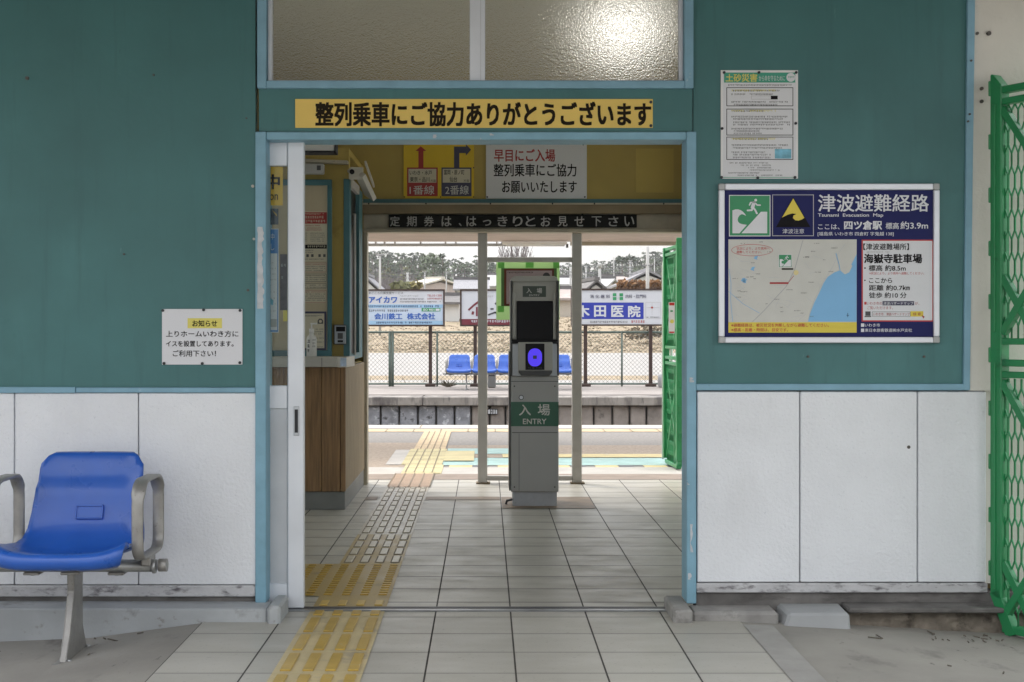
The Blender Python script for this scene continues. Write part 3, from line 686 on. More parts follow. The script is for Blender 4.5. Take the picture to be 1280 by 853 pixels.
# roof, front canopy, platform canopy
m = MB()
m.box(-3.6, 2.6, 3.3, 5.604, 2.585, 2.64, eave_m); part(m, "front_soffit")
m = MB(); m.box(-3.6, 2.6, 3.25, 3.298, 2.54, 3.02, trim, .004); m.box(-3.6, 2.3, 3.25, 10.6, 3.03, 3.12, roofm); part(m, "roof")
m = MB(); m.box(-7, 7, 13.45, 15.3, H(302.3, 15.3), H(302.3, 15.3) + .06, eave_p); part(m, "platform_soffit")  # kept narrow: an unseen gap behind it lets daylight onto platform and hall
m = MB(); m.box(X(713, 15.3), 7, 15.31, 15.36, H(307, 15.3), H(299, 15.3), beige, .004); m.box(-7, 7, 15.3, 15.36, 2.14, 2.34, beige); part(m, "fascia")
m = MB(); m.box(-7.1, 7.1, 13.40, 15.40, 2.345, 2.40, roofm); part(m, "platform_canopy")
for x_ in (-5, 5):
    m = MB(); m.box(x_ - .06, x_ + .06, 13.5, 13.62, 0, 2.07, post_m, .006); part(m, "canopy_post")
m = MB(); m.tube([(-4, 15.42, H(306.2, 15.42)), (X(650, 15.42), 15.42, H(306.2, 15.42))], .017, grey_t, 8)
for px in (470, 481, 494, 526, 557, 570, 621, 628): m.box(X(px, 15.4) - .008, X(px, 15.4) + .008, 15.34, 15.42, H(306, 15.4), H(301, 15.4), grey_t)
part(m, "gutter_pipe")
# ------------------------------------------------------------------ signs on the front wall
s = Sign(5.601); s.slab(369, 124, 816, 160, .004, yellow)
s.text("整列乗車にご協力ありがとうございます", 394, 127, 814, 158.5, inkbrown, 1.5, bold=.034)
s.pins([(813.5, 128), (813.5, 157.5)], .006)
s.build("banner_sign", label="long yellow sign above the doorway with one line of black Japanese lettering", cat="sign", loc=P(592, 160, 5.601))

s = Sign(5.602); s.slab(202.5, 386.5, 303, 456, .002, paper)
s.rect(234.5, 398, 277.5, 410.5, lightyel, 1)
s.text("お知らせ", 240.5, 400.5, 271.5, 408.6, ink, 2, .02)
s.text("上りホームいわき方に", 207.5, 413.5, 298, 421.5, ink, 1, .012)
s.text("イスを設置してあります。", 207.5, 426, 292, 433.6, ink, 1, .016)
s.text("ご利用下さい！", 216, 438, 270, 446, ink, 1, .014)
s.pins([(203.7, 388.3), (254.7, 387.6), (300.2, 388.3), (205.2, 454.4), (253, 454.6), (300, 453.6)], .0058)
s.build("paper_notice", label="small white pinned notice with yellow heading label on the teal board above the blue seat", cat="notice", loc=P(253, 456, 5.602))

s = Sign(5.602); s.slab(901, 88, 997.5, 223.5, .003, paper)
s.border(901, 88, 997.5, 223.5, 2.6, white, .5)
s.rect(905, 91, 994, 103.5, teal_print, 1); s.circ(988.5, 97, 5.6, paper, 2)
s.text("土砂災害", 907, 92.5, 946.5, 102.6, lightyel, 2, .02); s.text("から命を守るために", 948.5, 94.5, 981, 101.5, paper, 2); s.scrib(985, 95.5, 993, 2.4, teal_print, 3)
s.scrib(910, 105.5, 990, 2.3, grey_d, 1, gap=.03)
for y0, y1 in ((109.5, 133), (136.2, 169.5), (171.2, 200)): s.border(908, y0, 991.5, y1, .8, ink, 1)
for y, x0, x1 in ((112.5, 916, 975),  (126.5, 914, 985), (130, 917, 972), (138, 914, 955), (145, 914, 985), (148, 916, 980), (152, 914, 987), (155, 916, 988), (160, 914, 978), (163, 917, 950), (166, 917, 952), (173, 916, 960), (180.5, 914, 985), (184, 916, 978), (189.5, 914, 957), (192.5, 916, 964), (196, 916, 963)):
    s.scrib(x0, y, x1, 2.3, grey_d, 1, gap=.05)
for y in (112, 137.5, 172.5): s.scrib(914, y, 970, 2.6, lightyel, 2)
s.scrib(914, 117, 932, 2.3, grey_d, 1); s.scrib(937, 117, 966, 2.2, grey_d, 1); s.border(939, 120, 972, 124.5, .4, grey_t, 1); s.rect(963.5, 120, 972, 124.5, ink, 2)
s.rect(968.5, 186.5, 989, 198.5, M("photo_blue", (.16, .42, .55), .4, var=.4, scale=25), 1)
for y, x0, x1 in ((203, 912, 960), (206, 924, 964), (209, 935, 964), (212, 937, 975), (215.5, 910, 950), (218.5, 920, 978)): s.scrib(x0, y, x1, 1.9, grey_d, 1, gap=.18)
s.rect(904, 221.5, 993, 222.3, teal_print, 1)
s.pins([(905, 91), (948.5, 91), (995, 91), (902.5, 161), (994.5, 154.5), (901.8, 222), (947, 222.6), (993.5, 222)], .0056)
s.build("laminated_poster", label="laminated white poster of fine print with green heading, pinned above the evacuation map board", cat="poster", loc=P(949, 223, 5.602))

# tsunami evacuation board
T = thing("evacuation_map_board", "silver framed navy evacuation board with a map and a red bordered text box", "sign board", P(1036, 429, 5.59))
s = Sign(5.580); a = 898.5; b = 1175; t_, u = 229.5, 429
for x0, y0, x1, y1 in ((a + 8, t_, b - 8, t_ + 8), (a + 8, u - 7.5, b - 8, u), (a, t_ + 8, a + 7.5, u - 8), (b - 7.5, t_ + 8, b, u - 8)):
    p, q = P(x0, y1, 5.58), P(x1, y0, 5.58); s.box(p.x, q.x, 5.580, 5.602, p.z, q.z, frame_al, .004, 2)
for x0, y0 in ((a, t_), (b - 8, t_), (a, u - 8), (b - 8, u - 8)):
    p, q = P(x0, y0 + 8, 5.58), P(x0 + 8, y0, 5.58); s.box(p.x, q.x, 5.579, 5.602, p.z, q.z, corner_g, .004, 2)
s.build("frame", T)
s = Sign(5.592); s.slab(a + 7.4, t_ + 7.8, b - 7.4, u - 7.4, .008, navy)
# running-figure emblem
s.rect(911.2, 244, 963, 295.7, paper, 1); s.rect(912.2, 245, 962, 294.7, green_p, 2)
e = lambda L_: [(900 + x / 10.667, 230 + y / 10.667) for x, y in L_]
s.poly(e([(165, 355), (205, 342), (240, 341), (275, 352), (305, 372), (328, 398), (347, 428), (318, 412), (290, 405), (262, 420), (242, 448), (234, 480), (242, 508), (262, 528), (300, 540), (357, 548), (258, 660), (165, 660)]), paper, 3)
s.poly(e([(545, 373), (628, 373), (628, 660), (285, 660)]), paper, 3)
s.circ(*e([(475, 218)])[0], 1.75, paper, 3)
for pts, wd in (([(450, 258), (432, 318)], 4.4), ([(438, 248), (408, 250), (392, 284)], 1.8), ([(464, 250), (494, 284), (535, 285)], 1.7), ([(434, 318), (424, 352), (366, 356)], 2.1), ([(442, 318), (468, 350), (490, 394)], 2.3)): s.limb(e(pts), wd, paper, 3.2)
# caution emblem
s.border(965.2, 243.4, 1017.2, 295.4, .9, grey_t, 1)
s.poly(e([(975, 176), (1205, 578), (745, 578)]), ink, 2)
s.poly(e([(975, 196), (1124, 454), (1092, 475), (1046, 492), (1002, 486), (971, 456), (978, 425), (1018, 402), (962, 395), (902, 412), (826, 450)]), yel_map, 3)
s.text("津波注意", 978, 286.3, 1005, 292.2, paper, 3)
s.text("津波避難経路", 1022.5, 243, 1161, 265, paper, 1, .012)
s.text("Tsunami  Evacuation  Map", 1022.3, 267, 1104, 272.4, paper, 1, .012)
s.text("ここは、", 1022.5, 280.5, 1049.5, 287, paper, 1, .008); s.text("四ツ倉駅", 1055, 276, 1102.5, 287.5, paper, 1, .03); s.text("標高", 1107, 278.5, 1123.5, 286.7, paper, 1, .01)
s.text("約3.9m", 1125.5, 277, 1160, 286.8, paper, 1, .012)
s.text("[福島県 いわき市 四倉町 字鬼越 138]", 1022, 290, 1117, 295.6, paper, 1, .006)
# map
s.rect(910.5, 299.5, 1070.8, 403, mapgrey, 1)
q = lambda L_: [(1010 + x / 3.878, 220 + y / 3.878) for x, y in L_]
s.poly(q([(0, 707), (8, 672), (30, 615), (55, 565), (75, 520), (95, 490), (128, 468), (155, 458), (178, 478), (200, 468), (214, 438), (235, 425), (235, 707)]), sea, 2)
s.poly(q([(210, 430), (235, 380), (235, 425), (216, 440)]), sea, 2)
e2 = lambda L_: [(890 + x / 3.875, 220 + y / 3.875) for x, y in L_]
r5 = random.Random(11)
mapline = M("map_road_grey", (.40, .41, .42), .5, var=0); maplite = M("map_road_pale", (.50, .52, .54), .5, var=0)
s.line(e2([(195, 708), (250, 655), (300, 600), (360, 535), (400, 455), (418, 390), (440, 312)]), .8, mapline, 2)
s.line(e2([(80, 560), (150, 620), (230, 665)]), .5, sea, 2); s.line(e2([(82, 450), (92, 520), (90, 600), (100, 708)]), .6, sea, 2)
s.line(q([(0, 700), (30, 600), (70, 520), (120, 440), (150, 370), (180, 330)]), .5, maplite, 2)
s.line(q([(135, 375), (150, 430), (155, 458)]), .9, sea, 2.4)
for _ in range(46):
    x, y = r5.uniform(914, 1040), r5.uniform(305, 398); dx, dy = r5.uniform(-14, 14), r5.uniform(-9, 9)
    xx, yy = min(max(x + dx, 912), 1045 - max(0, (y + dy - 350) * .5)), min(max(y + dy, 301), 401)
    if x < 1045 - max(0, (y - 350) * .5): s.line([(x, y), (xx, yy)], .35, maplite, 1.6)
for _ in range(40):
    x, y = r5.uniform(914, 1052), r5.uniform(301, 400)
    if y > 345 and x > 1018: continue
    s.scrib(x, y, x + r5.uniform(3, 9), 1.3, grey_d, 3)
for x, y in ((945, 322), (941, 336), (929, 350), (931, 351.5)): s.poly([(x - 3, y + 1.5), (x - 1, y - 2), (x + 3, y - 2.4), (x + 1, y + 1), (x + 2, y + 3)], sea, 2)
s.circ(995, 341, 3.2, M("map_pale_yellow", (.72, .62, .30), .4, var=0), 2.5)
s.rect(962, 353, 985.5, 355.3, redb, 3); s.line([(985, 354), (992, 345)], .6, redb, 3); s.rect(977, 335.5, 991.5, 337.5, inkbrown, 3)
s.rect(973, 318.2, 989.8, 334.6, paper, 2); s.rect(973.6, 318.8, 989.2, 334, green_p, 3)
k2 = lambda L_: [(973 + (a_ - 911) * .325, 318.4 + (b_ - 244) * .315) for a_, b_ in e(L_)]
s.poly(k2([(165, 355), (240, 341), (305, 372), (347, 428), (290, 405), (242, 448), (234, 480), (262, 528), (357, 548), (258, 660), (165, 660)]), paper, 4)
s.poly(k2([(545, 373), (628, 373), (628, 660), (285, 660)]), paper, 4); s.circ(*k2([(475, 218)])[0], .7, paper, 4, n=10)
for pts in ([(450, 258), (432, 318), (366, 356)], [(440, 310), (490, 394)], [(392, 284), (440, 250), (535, 285)]): s.line(k2(pts), .8, paper, 4)
s.ring(940, 313, 26, 7.4, .5, red, 3)
s.text("状況により、より高所へ", 920.5, 309, 962, 312.6, red, 3); s.text("避難してください。", 920.5, 313.6, 952, 317, red, 3)
s.line(q([(192, 665), (192, 685)]), .6, navy, 4); s.line(q([(186, 676), (198, 676)]), .6, navy, 4)
s.rect(910.5, 403, 1070.8, 416, yel_map, 1)
s.text("※避難経路は、被災状況を判断しながら避難してください。", 914, 404.4, 1036, 409, red, 2, .006); s.text("※標高・距離・時間は、目安です。", 914, 410.3, 985, 414.8, red, 2, .006)
# text box
s.rect(1077, 299.8, 1166.8, 402.2, red, 1); s.rect(1078.6, 301.4, 1165.2, 400.6, paper, 2)
s.text("【津波避難場所】", 1079, 304.5, 1136, 312.8, ink, 3, .012); s.scrib(1083, 314.3, 1112, 2.2, grey_t, 3, gap=.35)
s.text("海嶽寺駐車場", 1079.8, 317.5, 1152.5, 329.5, ink, 3, .03)
s.text("・標高 約8.5m", 1080, 331.5, 1132, 339.2, ink, 3, .014); s.text("※状況により、より高所へ避難してください。", 1086.5, 340.2, 1155, 343.6, red, 3)
s.text("・ここから", 1080, 347.5, 1115, 354, ink, 3, .014); s.text("距離 約0.7㎞", 1086, 356.3, 1137, 363.6, ink, 3, .014); s.text("徒歩 約10 分", 1086, 365.6, 1133, 373, ink, 3, .014)
s.rect(1080.2, 377.6, 1083, 381, red, 3); s.text("いわき市の", 1083.5, 377.4, 1102.5, 381.4, redb, 3); s.rect(1103, 376.6, 1142.5, 382, navy2, 3); s.text("津波ハザードマップ", 1104, 377.5, 1141.5, 381.4, paper, 4); s.text("が、", 1143.5, 377.6, 1149, 381.4, redb, 3)
s.text("ご覧いただけます。", 1084, 383, 1116, 387, redb, 3)
s.rect(1081.5, 389.5, 1088, 395, grey_d, 3); s.rect(1080.6, 395.3, 1088.8, 396.6, grey_d, 3)
s.border(1090, 389.8, 1138, 395.8, .4, grey_d, 3); s.text("いわき市　津波ハザードマップ", 1091.5, 391, 1137, 394.8, redb, 4)
s.rect(1138, 389.2, 1154, 396, yel_map, 3); s.text("検 索", 1141, 390.8, 1151, 394.8, redb, 4); s.poly([(1151.5, 394), (1155.5, 396), (1154, 398.5)], redb, 5)
s.rect(1076.2, 404.5, 1080.2, 408.8, paper, 1); s.text("いわき市", 1081, 404.5, 1100, 408.8, paper, 1, .008)
s.rect(1076.2, 411, 1080.2, 415.2, paper, 1); s.text("東日本旅客鉄道㈱水戸支社", 1081, 410.8, 1140, 415.2, paper, 1, .008)
s.build("printed_panel", T)

# ------------------------------------------------------------------ signs in the hall
ZH = 10.19
s = Sign(ZH); s.slab(504.5, 166, 592.5, 248, .006, yellow2)
s.poly([(526, 183), (532.8, 189), (529.3, 189), (529.3, 210), (523, 210), (523, 189), (519.4, 189)], redb, 1)
s.poly([(567.5, 210), (567.5, 183.5), (582.3, 183.5), (582.3, 180.5), (588.8, 187.3), (582.3, 195), (582.3, 191.6), (574.2, 191.6), (574.2, 210)], navy2, 1)
s.rect(508.8, 209.6, 547.2, 245.6, redb, 1); s.rect(510.6, 211.4, 545.4, 228.6, papercream, 2)
s.rect(551.8, 209.6, 589.4, 245.6, navy2, 1); s.rect(553.4, 211.4, 587.8, 228.6, papercream, 2)
s.text("いわき・水戸", 512, 213.3, 540, 219, ink, 3, .008); s.text("東京・品川", 512.5, 221.3, 537, 227.6, ink, 3, .008); s.text("方面", 538, 224.5, 544.8, 228, ink, 3)
s.text("富岡・原ノ町", 555, 212.3, 580.5, 218.8, ink, 3, .008); s.text("仙台", 562, 221, 571.5, 227.6, ink, 3, .008); s.text("方面", 579.5, 224.5, 586.5, 228, ink, 3)
s.text("1番線", 512, 232, 543, 243.5, lettergrey, 2, .004); s.text("2番線", 556.5, 232, 586, 243.5, lettergrey, 2, .004)
s.pins([(505.5, 246.5), (550.7, 246.5), (592, 246.5), (592, 210)], .005)
s.build("direction_sign", label="bright yellow sign with red and dark arrows on the mustard wall", cat="sign", loc=P(548, 248, ZH))
s = Sign(ZH); s.slab(607.5, 167, 733.5, 248.5, .006, paper)
s.text("早目にご入場", 617.5, 186.5, 694, 202.5, redb, 1, .02); s.text("整列乗車にご協力", 617, 205, 720.5, 221, ink, 1, .014); s.text("お願いいたします", 627.5, 226.5, 721, 241.5, ink, 1, .016)
s.pins([(609, 246.5), (731, 246.5), (729, 181), (674, 180), (613, 180.5)], .006)
s.build("boarding_sign", label="white sign with one red and two black text lines beside the arrow sign", cat="sign", loc=P(670, 248, ZH))
ZP = 10.165
s = Sign(ZP); s.slab(486, 268.5, 796, 284.5, .006, blackboard)
for i, (ch, x) in enumerate(zip("定期券は、はっきりとお見せ下さい", (487.5, 508.5, 530, 552, 573.5, 583, 603.5, 622, 641, 657, 676, 697, 718, 739.5, 760.5, 780.5))):
    if ch == "、": s.text(ch, x, 279, x + 3.5, 283, grey_t, 1, .01)
    elif ch == "っ": s.text(ch, x, 275, x + 10.5, 282.5, grey_t, 1, .012)
    else: s.text(ch, x, 270.5, x + 12.3, 283.2, grey_t, 1, .012)
s.pins([(728, 267.8)], .008)
s.build("ticket_sign", label="long black strip sign with grey lettering on the beige header over the platform opening", cat="sign", loc=P(640, 284, ZP))
# posters behind the sliding door glass
zg = 5.712
s = Sign(zg); s.slab(300, 208.5, 353.5, 257, .002, M("amber_card", (.85, .52, .03), .45, var=.03))
s.text("中", 332, 218, 350, 237, ink, 1, .03); s.text("on", 337, 243, 347.5, 250.5, ink, 1, .01)
s.build("amber_card", label="amber card with black letters at the top of the sliding door glass", cat="poster", loc=P(327, 257, zg))
s = Sign(zg); s.slab(300, 261, 348, 281, .002, M("dark_photo_card", (.06, .08, .11), .45, var=.5, scale=40))
s.poly([(340, 262), (346, 268), (346.5, 271), (342, 266)], M("gold_print", (.5, .33, .05), .5, var=0), 1)
s.build("photo_card", label="dark picture card between the amber card and the blue poster on the sliding door", cat="poster", loc=P(324, 281, zg))
bl = M("poster_blue", (.05, .22, .55), .4, var=.04)
s = Sign(zg); s.slab(300, 286, 348.5, 415, .002, bl); s.rect(300, 317, 346.5, 413, paper, 1); s.border(300, 286, 348.5, 416, .9, paper, 2)
s.text("中", 338.5, 292, 343, 300, paper, 1); s.text("し", 338.5, 305, 343, 313, paper, 1)
for y in (328, 335, 342, 349, 356, 364, 372, 379, 388): s.scrib(334, y, 345, 2.2, grey_t, 2, gap=.3)
s.poly([(338, 372), (342, 376), (341, 382), (337, 380)], M("photo_blue", (.1, .2, .3)), 2); s.rect(334, 399, 346, 409, grey_t, 2)
s.build("blue_poster", label="tall blue bordered poster inside the sliding door glass", cat="poster", loc=P(324, 415, zg))
s = Sign(5.714); s.slab(354, 388, 359.8, 402, .002, yel_map)
s.build("yellow_label", label="small yellow label on the sliding door glass right of the blue poster", cat="label", loc=P(357, 402, 5.714))
s = Sign(5.76); s.slab(350, 318, 359, 388, .002, M("dark_leaflet", (.10, .09, .11), .5, var=.4, scale=30)); s.scrib(351, 330, 358, 4, grey_t, 1); s.scrib(351, 345, 358, 4, grey_t, 1)
s.build("dark_leaflet", label="dark leaflet behind the sliding door glass above the small yellow label", cat="poster", loc=P(355, 388, 5.76))
# notice board
zn = 9.072
m = Sign(zn); m.slab(330, 232, 409, 438, .02, board_cream)
for x0, y0, x1, y1 in ((330, 224.5, 414.5, 231.8), (330, 438.2, 414.5, 446.5), (409.2, 231.8, 414.5, 438.2)): p, q_ = P(x0, y1, zn - .012), P(x1, y0, zn - .012); m.box(p.x, q_.x, zn - .012, zn + .02, p.z, q_.z, bluedk, .002)
nb = m.build("notice_board", label="cream notice board in a deep blue frame behind the ticket counter", cat="notice board", loc=P(372, 446, zn))
def sheet(name, label, x0, y0, x1, y1, m0, f, Z=None):
    s = Sign(Z or zn - .003, .0005); s.slab(x0, y0, x1, y1, .0018, m0); f(s); return s.build(name, label=label, cat="poster", loc=P((x0 + x1) / 2, y1, Z or zn - .003))
def f1(s):
    s.rect(378, 265.5, 408.6, 279.8, redb, 1); s.scrib(379, 266.5, 405, 2.2, papercream, 2); s.scrib(379, 270, 407.5, 3.4, papercream, 2, gap=.02); s.scrib(379, 275, 407.5, 3.4, papercream, 2, gap=.02)
    for y in (281.5, 284.5, 287): s.scrib(379, y, 402, 1.7, redb, 1)
    for y in (291, 293.5, 296, 298.5, 301): s.scrib(379, y, 384, 1.5, grey_d, 1); s.scrib(388, y, 406, 1.5, grey_d, 1)
sheet("red_headed_poster", "cream sheet with a red printed heading, highest on the notice board", 376, 264.5, 409, 304.5, papercream, f1)
def f2(s):
    s.rect(378, 306, 408.5, 311, ink, 1); s.scrib(379, 307, 408, 2.8, papercream, 2, gap=.03)
    for y in (312.5, 315): s.scrib(379, y, 392, 1.5, grey_d, 1)
    for x in (383, 389, 398, 404): s.rect(x, 318, x + 3, 321.5, grey_d, 1)
    s.scrib(379, 323.5, 405, 1.6, grey_d, 1)
sheet("black_banded_poster", "cream sheet with a black heading band, second from the top on the notice board", 376, 305, 409, 327.2, papercream, f2)
def plate(y0, y1, hd):
    def f(s):
        s.border(377, y0 + .6, 408, y1 - .6, .4, hd, 1)
        y = y0 + 2
        while y < y1 - 2: s.scrib(379, y, 407, 1.5, hd if y < y0 + 4 else grey_d, 2); y += 2.6
    return f
sheet("fare_notice", "cream plate with thin red rule just below the black banded sheet", 376, 328, 408.8, 341, papercream, plate(328, 341, redb))
sheet("fare_notice", "upper of the two small plain plates in the middle of the notice board", 376, 342, 408.8, 353, papercream, plate(342, 353, ink))
sheet("fare_notice", "lower of the two small plain plates in the middle of the notice board", 376, 354, 408.8, 361.3, papercream, plate(354, 361.3, ink))
sheet("fare_notice", "deep cream plate of red tinted print just above the blue framed poster", 376, 362.5, 408.8, 379, papercream, plate(362.5, 379, redb))
def f3(s):
    s.border(372, 389.5, 408, 438, 2.6, navy2, 1)
    s.scrib(381, 394, 404, 2, grey_d, 1)
    s.poly([(397, 405), (397, 401), (399, 398.5), (402, 398.5), (404, 401), (404, 405)], grey_d, 1); s.circ(400.5, 402, 1.8, papercream, 2)
    for y in (411, 414, 417, 422, 427, 433): s.scrib(390 if y < 420 else 396, y, 404.5, 1.8, grey_d, 1, gap=.25)
sheet("blue_bordered_poster", "cream poster with a thick dark blue border, lowest on the notice board behind the bottle", 370, 389, 408.2, 438, papercream, f3, zn - .0045)

# ------------------------------------------------------------------ ticket counter and what stands on it
C_ = thing("ticket_counter", "brown planked ticket counter with a pale laminate top in the hall", "counter", (-1.6, 8.79, 0))
xc = X(432, 8.79)
m = MB(); m.hexa([(-3.15, 8.74, .895), (-3.15, 9.09, .895), (-3.15, 8.74, .957), (-3.15, 9.09, .957), (xc - .045, 8.74, .895), (xc - .012, 9.09, .895), (xc - .045, 8.74, .957), (xc - .012, 9.09, .957)], ctop, .004)
m.hexa([(xc - .044, 8.742, .893), (xc - .011, 9.085, .893), (xc - .044, 8.742, .958), (xc - .011, 9.085, .958), (xc + .005, 8.80, .893), (xc + .03, 9.085, .893), (xc + .005, 8.80, .958), (xc + .03, 9.085, .958)], ctop, .003)
m.box(X(402, 8.739), X(402.6, 8.739), 8.738, 8.741, .897, .955, grey_d)
m.build("countertop", C_)
m = MB(); x = -3.15
while x < xc - .02:
    x2 = min(x + .118, xc); m.box(x + .0015, x2 - .0015, 8.80, 8.83, .115, .893, woodc, .003); x = x2
m.build("plank_front", C_)
m = MB()
y = 8.83
while y < 10.15: m.box(xc - .03, xc - .002, y + .004, y + .046, .115, .893, woodc2, .006); y += .05
m.box(xc - .04, xc - .016, 8.83, 10.15, .115, .893, gloom); m.build("slatted_side", C_)
m = MB(); m.box(-3.15, xc - .006, 8.812, 10.16, 0, .114, cbase, .003); m.build("skirting", C_)
m = Sign(8.70); sk = M("pale_blue_sticker", (.40, .50, .66), .4, var=.25, scale=30)
m = MB(); m.hexa([(xc - .030, 8.757, .900), (xc - .029, 8.759, .900), (xc - .030, 8.757, .952), (xc - .029, 8.759, .952), (xc + .003, 8.795, .900), (xc + .004, 8.797, .900), (xc + .003, 8.795, .952), (xc + .004, 8.797, .952)], sk); m.build("sticker", C_, label="pale blue sticker on the chamfered end")
b0 = P(389.5, 446, 8.88); b0.z = .9575
bt = thing("pump_bottle", "white hand sanitiser pump bottle standing on the counter", "bottle", b0)
m = MB(); bx, by, bz = b0
m.tube([(bx, by, bz + z) for z in (0, .004, .11, .128, .138, .15)], [.030, .0325, .0325, .027, .016, .014], bottle_m, 20)
m.build("body", bt)
m = MB(); m.tube([(bx, by, bz + .150), (bx, by, bz + .178)], .016, white, 16); m.tube([(bx, by, bz + .178), (bx, by, bz + .205)], .005, white, 8); m.box(bx - .008, bx + .035, by - .008, by + .008, bz + .203, bz + .214, white, .003); m.build("pump", bt)
s = Sign(by - .0335); s.scrib(384, 424.5, 388.8, 4.4, ink, 1); s.scrib(384, 430.5, 388.8, 4.4, ink, 1); s.scrib(384, 436.5, 388.8, 4.4, ink, 1); s.scrib(390.5, 424, 394.2, 2.6, grey_d, 1); s.scrib(390.5, 428, 394.2, 2.6, grey_d, 1); s.scrib(390.5, 432, 394.2, 2.6, grey_d, 1); s.build("label", bt)
# small reader on the mustard wall
zr = 9.07
rd = thing("card_terminal", "grey card terminal with a black display on the narrow mustard wall", "terminal", P(425, 432, zr))
s = Sign(zr); s.slab(417, 406, 432.5, 431, .03, grey_d, .003); s.build("back_plate", rd)
s = Sign(zr - .02); s.slab(418.3, 407.2, 432, 430, .02, mach_l, .003); s.build("body", rd)
s = Sign(zr - .022); s.slab(420, 408.5, 431.5, 414.6, .002, blackgl); s.build("display", rd)
s = Sign(zr - .022); s.slab(422, 416.5, 428.5, 423.8, .002, grey_d); s.rect(422, 425.5, 428.8, 428, ink, .5); s.build("keypad", rd)
# equipment high on the office wall
zz = 9.06
m = Sign(zz); p, q_ = P(384, 205.5, zz), P(435, 196.5, zz)
m.hexa([(p.x - .3, zz - .02, p.z + .018), (p.x - .3, zz + .04, p.z + .018), (p.x - .3, zz - .02, q_.z), (p.x - .3, zz + .04, q_.z), (q_.x, zz - .02, p.z), (q_.x, zz + .04, p.z), (q_.x, zz - .02, p.z + .022), (q_.x, zz + .04, p.z + .022)], beige, .003)
m.build("shutter_box", label="thin pale shutter rail along the top of the office wall", cat="shutter box", loc=(X(400, zz), zz, p.z))
zz = 8.98
m = Sign(zz); m.slab(370, 204.5, 404.5, 217.5, .06, grey_t, .006); m.rect(396, 207, 401, 213, grey_d, 1)
m.build("wall_lamp", label="pale boxy unlit wall lamp beneath the shutter rail", cat="lamp", loc=P(388, 217, zz))
zc = 9.0
sd = thing("floodlight_sensor", "white security floodlight with a round black lens at the corner of the office wall", "floodlight", P(448, 225, zc))
m = MB(); p = P(445, 217, zc); m.rot_box(p, (.085, .06, .075), R(15), fitting, .006); m.tube([P(436, 214, 9.1), p], .012, fitting, 8); m.build("sensor_body", sd)
m = MB(); m.disc((p.x - .022, p.y - .038, p.z + .006), .016, .02, blackgl, 'y', 16); m.build("lens", sd)
m = MB(); a_, b_ = P(449, 216, zc - .02), P(463, 246, zc + .25); m.bar(a_, b_, .085, .03, fitting, (.6, .5, .5)); m.bar(P(457, 204, zc), P(467, 232, zc + .2), .035, .012, fitting, (1, 0, .2)); m.build("lamp_head", sd)
hg = thing("hanging_signbox", "white box sign with dark edging hung under the hall ceiling left of the arrow sign", "sign", P(395, 190, 8.3))
m = Sign(8.3); p, q_ = P(330, 189, 8.3), P(418, 165, 8.3); m.box(p.x, q_.x, 8.3, 8.42, p.z, q_.z, white, .004); m.build("panel", hg)
m = Sign(8.3); m.rect(330, 188.6, 419.3, 191, inkbrown, 0); p, q_ = P(330, 191, 8.295), P(419.5, 189, 8.295); m.box(p.x, q_.x, 8.295, 8.425, p.z, q_.z, gloom); p, q_ = P(418.1, 191, 8.295), P(419.6, 165, 8.295); m.box(p.x, q_.x, 8.295, 8.425, p.z, q_.z, gloom); m.build("edge_trim", hg)
m = MB(); [m.tube([(X(px, 8.36), 8.36, H(165, 8.3)), (X(px, 8.36), 8.36, 2.94)], .006, grey_t, 6) for px in (345, 410)]; m.build("rod", hg)
# lit ceiling lamp of the hall (its glow shows through the figured glass)
cl = thing("ceiling_lamp", "round lit ceiling lamp glowing through the right frosted pane", "lamp", (.80, 8.2, 2.94))
m = MB(); m.disc((.80, 8.2, 2.925), .16, .03, white, 'z', 28); m.build("lamp_base", cl)
m = MB(); m.tube([(.80, 8.2, 2.91), (.80, 8.2, 2.88), (.80, 8.2, 2.84), (.80, 8.2, 2.81)], [.15, .15, .12, .05], M("lit_opal_glass", (1, .96, .88), .4, var=0, emit=2.6), 28); m.build("lamp_shade", cl)
# ------------------------------------------------------------------ entry machine
zm = 8.95
K = thing("entry_machine", "tall grey ticket entry machine with a black display and a lit violet oval", "ticket machine", P(668, 633, zm + .04))
def px(m, x0, y0, x1, y1, y_front, th, mat, b=0., seg=1, Z=zm):
    p, q_ = P(x0, y1, Z), P(x1, y0, Z); m.box(p.x, q_.x, y_front, y_front + th, p.z, q_.z, mat, b, seg); return m
m = MB(); px(m, 641, 615, 696.5, 634.5, zm + .03, .30, base_m, .004); m.build("plinth", K)
m = MB()
px(m, 638.5, 470.5, 698.3, 615.3, zm, .36, mach, .006, 2)
px(m, 640, 540.6, 697, 541.4, zm - .0006, .004, mach_d); px(m, 648.6, 542, 649.1, 614, zm - .0006, .004, mach_d); px(m, 639, 476.6, 697.8, 477.3, zm - .0006, .004, mach_d)
for a_, b_ in ((643, 483), (693.5, 483), (643, 609), (693.5, 609)): c = P(a_, b_, zm); m.disc((c.x, zm - .001, c.z), .005, .004, mach_d, "y", 8)
px(m, 636.5, 440, 638.3, 614, zm + .02, .33, mach_d)
for x0, x1 in ((638, 640.2), (696.4, 698.8)): px(m, x0, 351, x1, 470, zm - .004, .30, mach_d, .003)
px(m, 640.4, 349, 696.2, 470, zm + .012, .34, mach_top, .006, 2)
m.build("body", K)
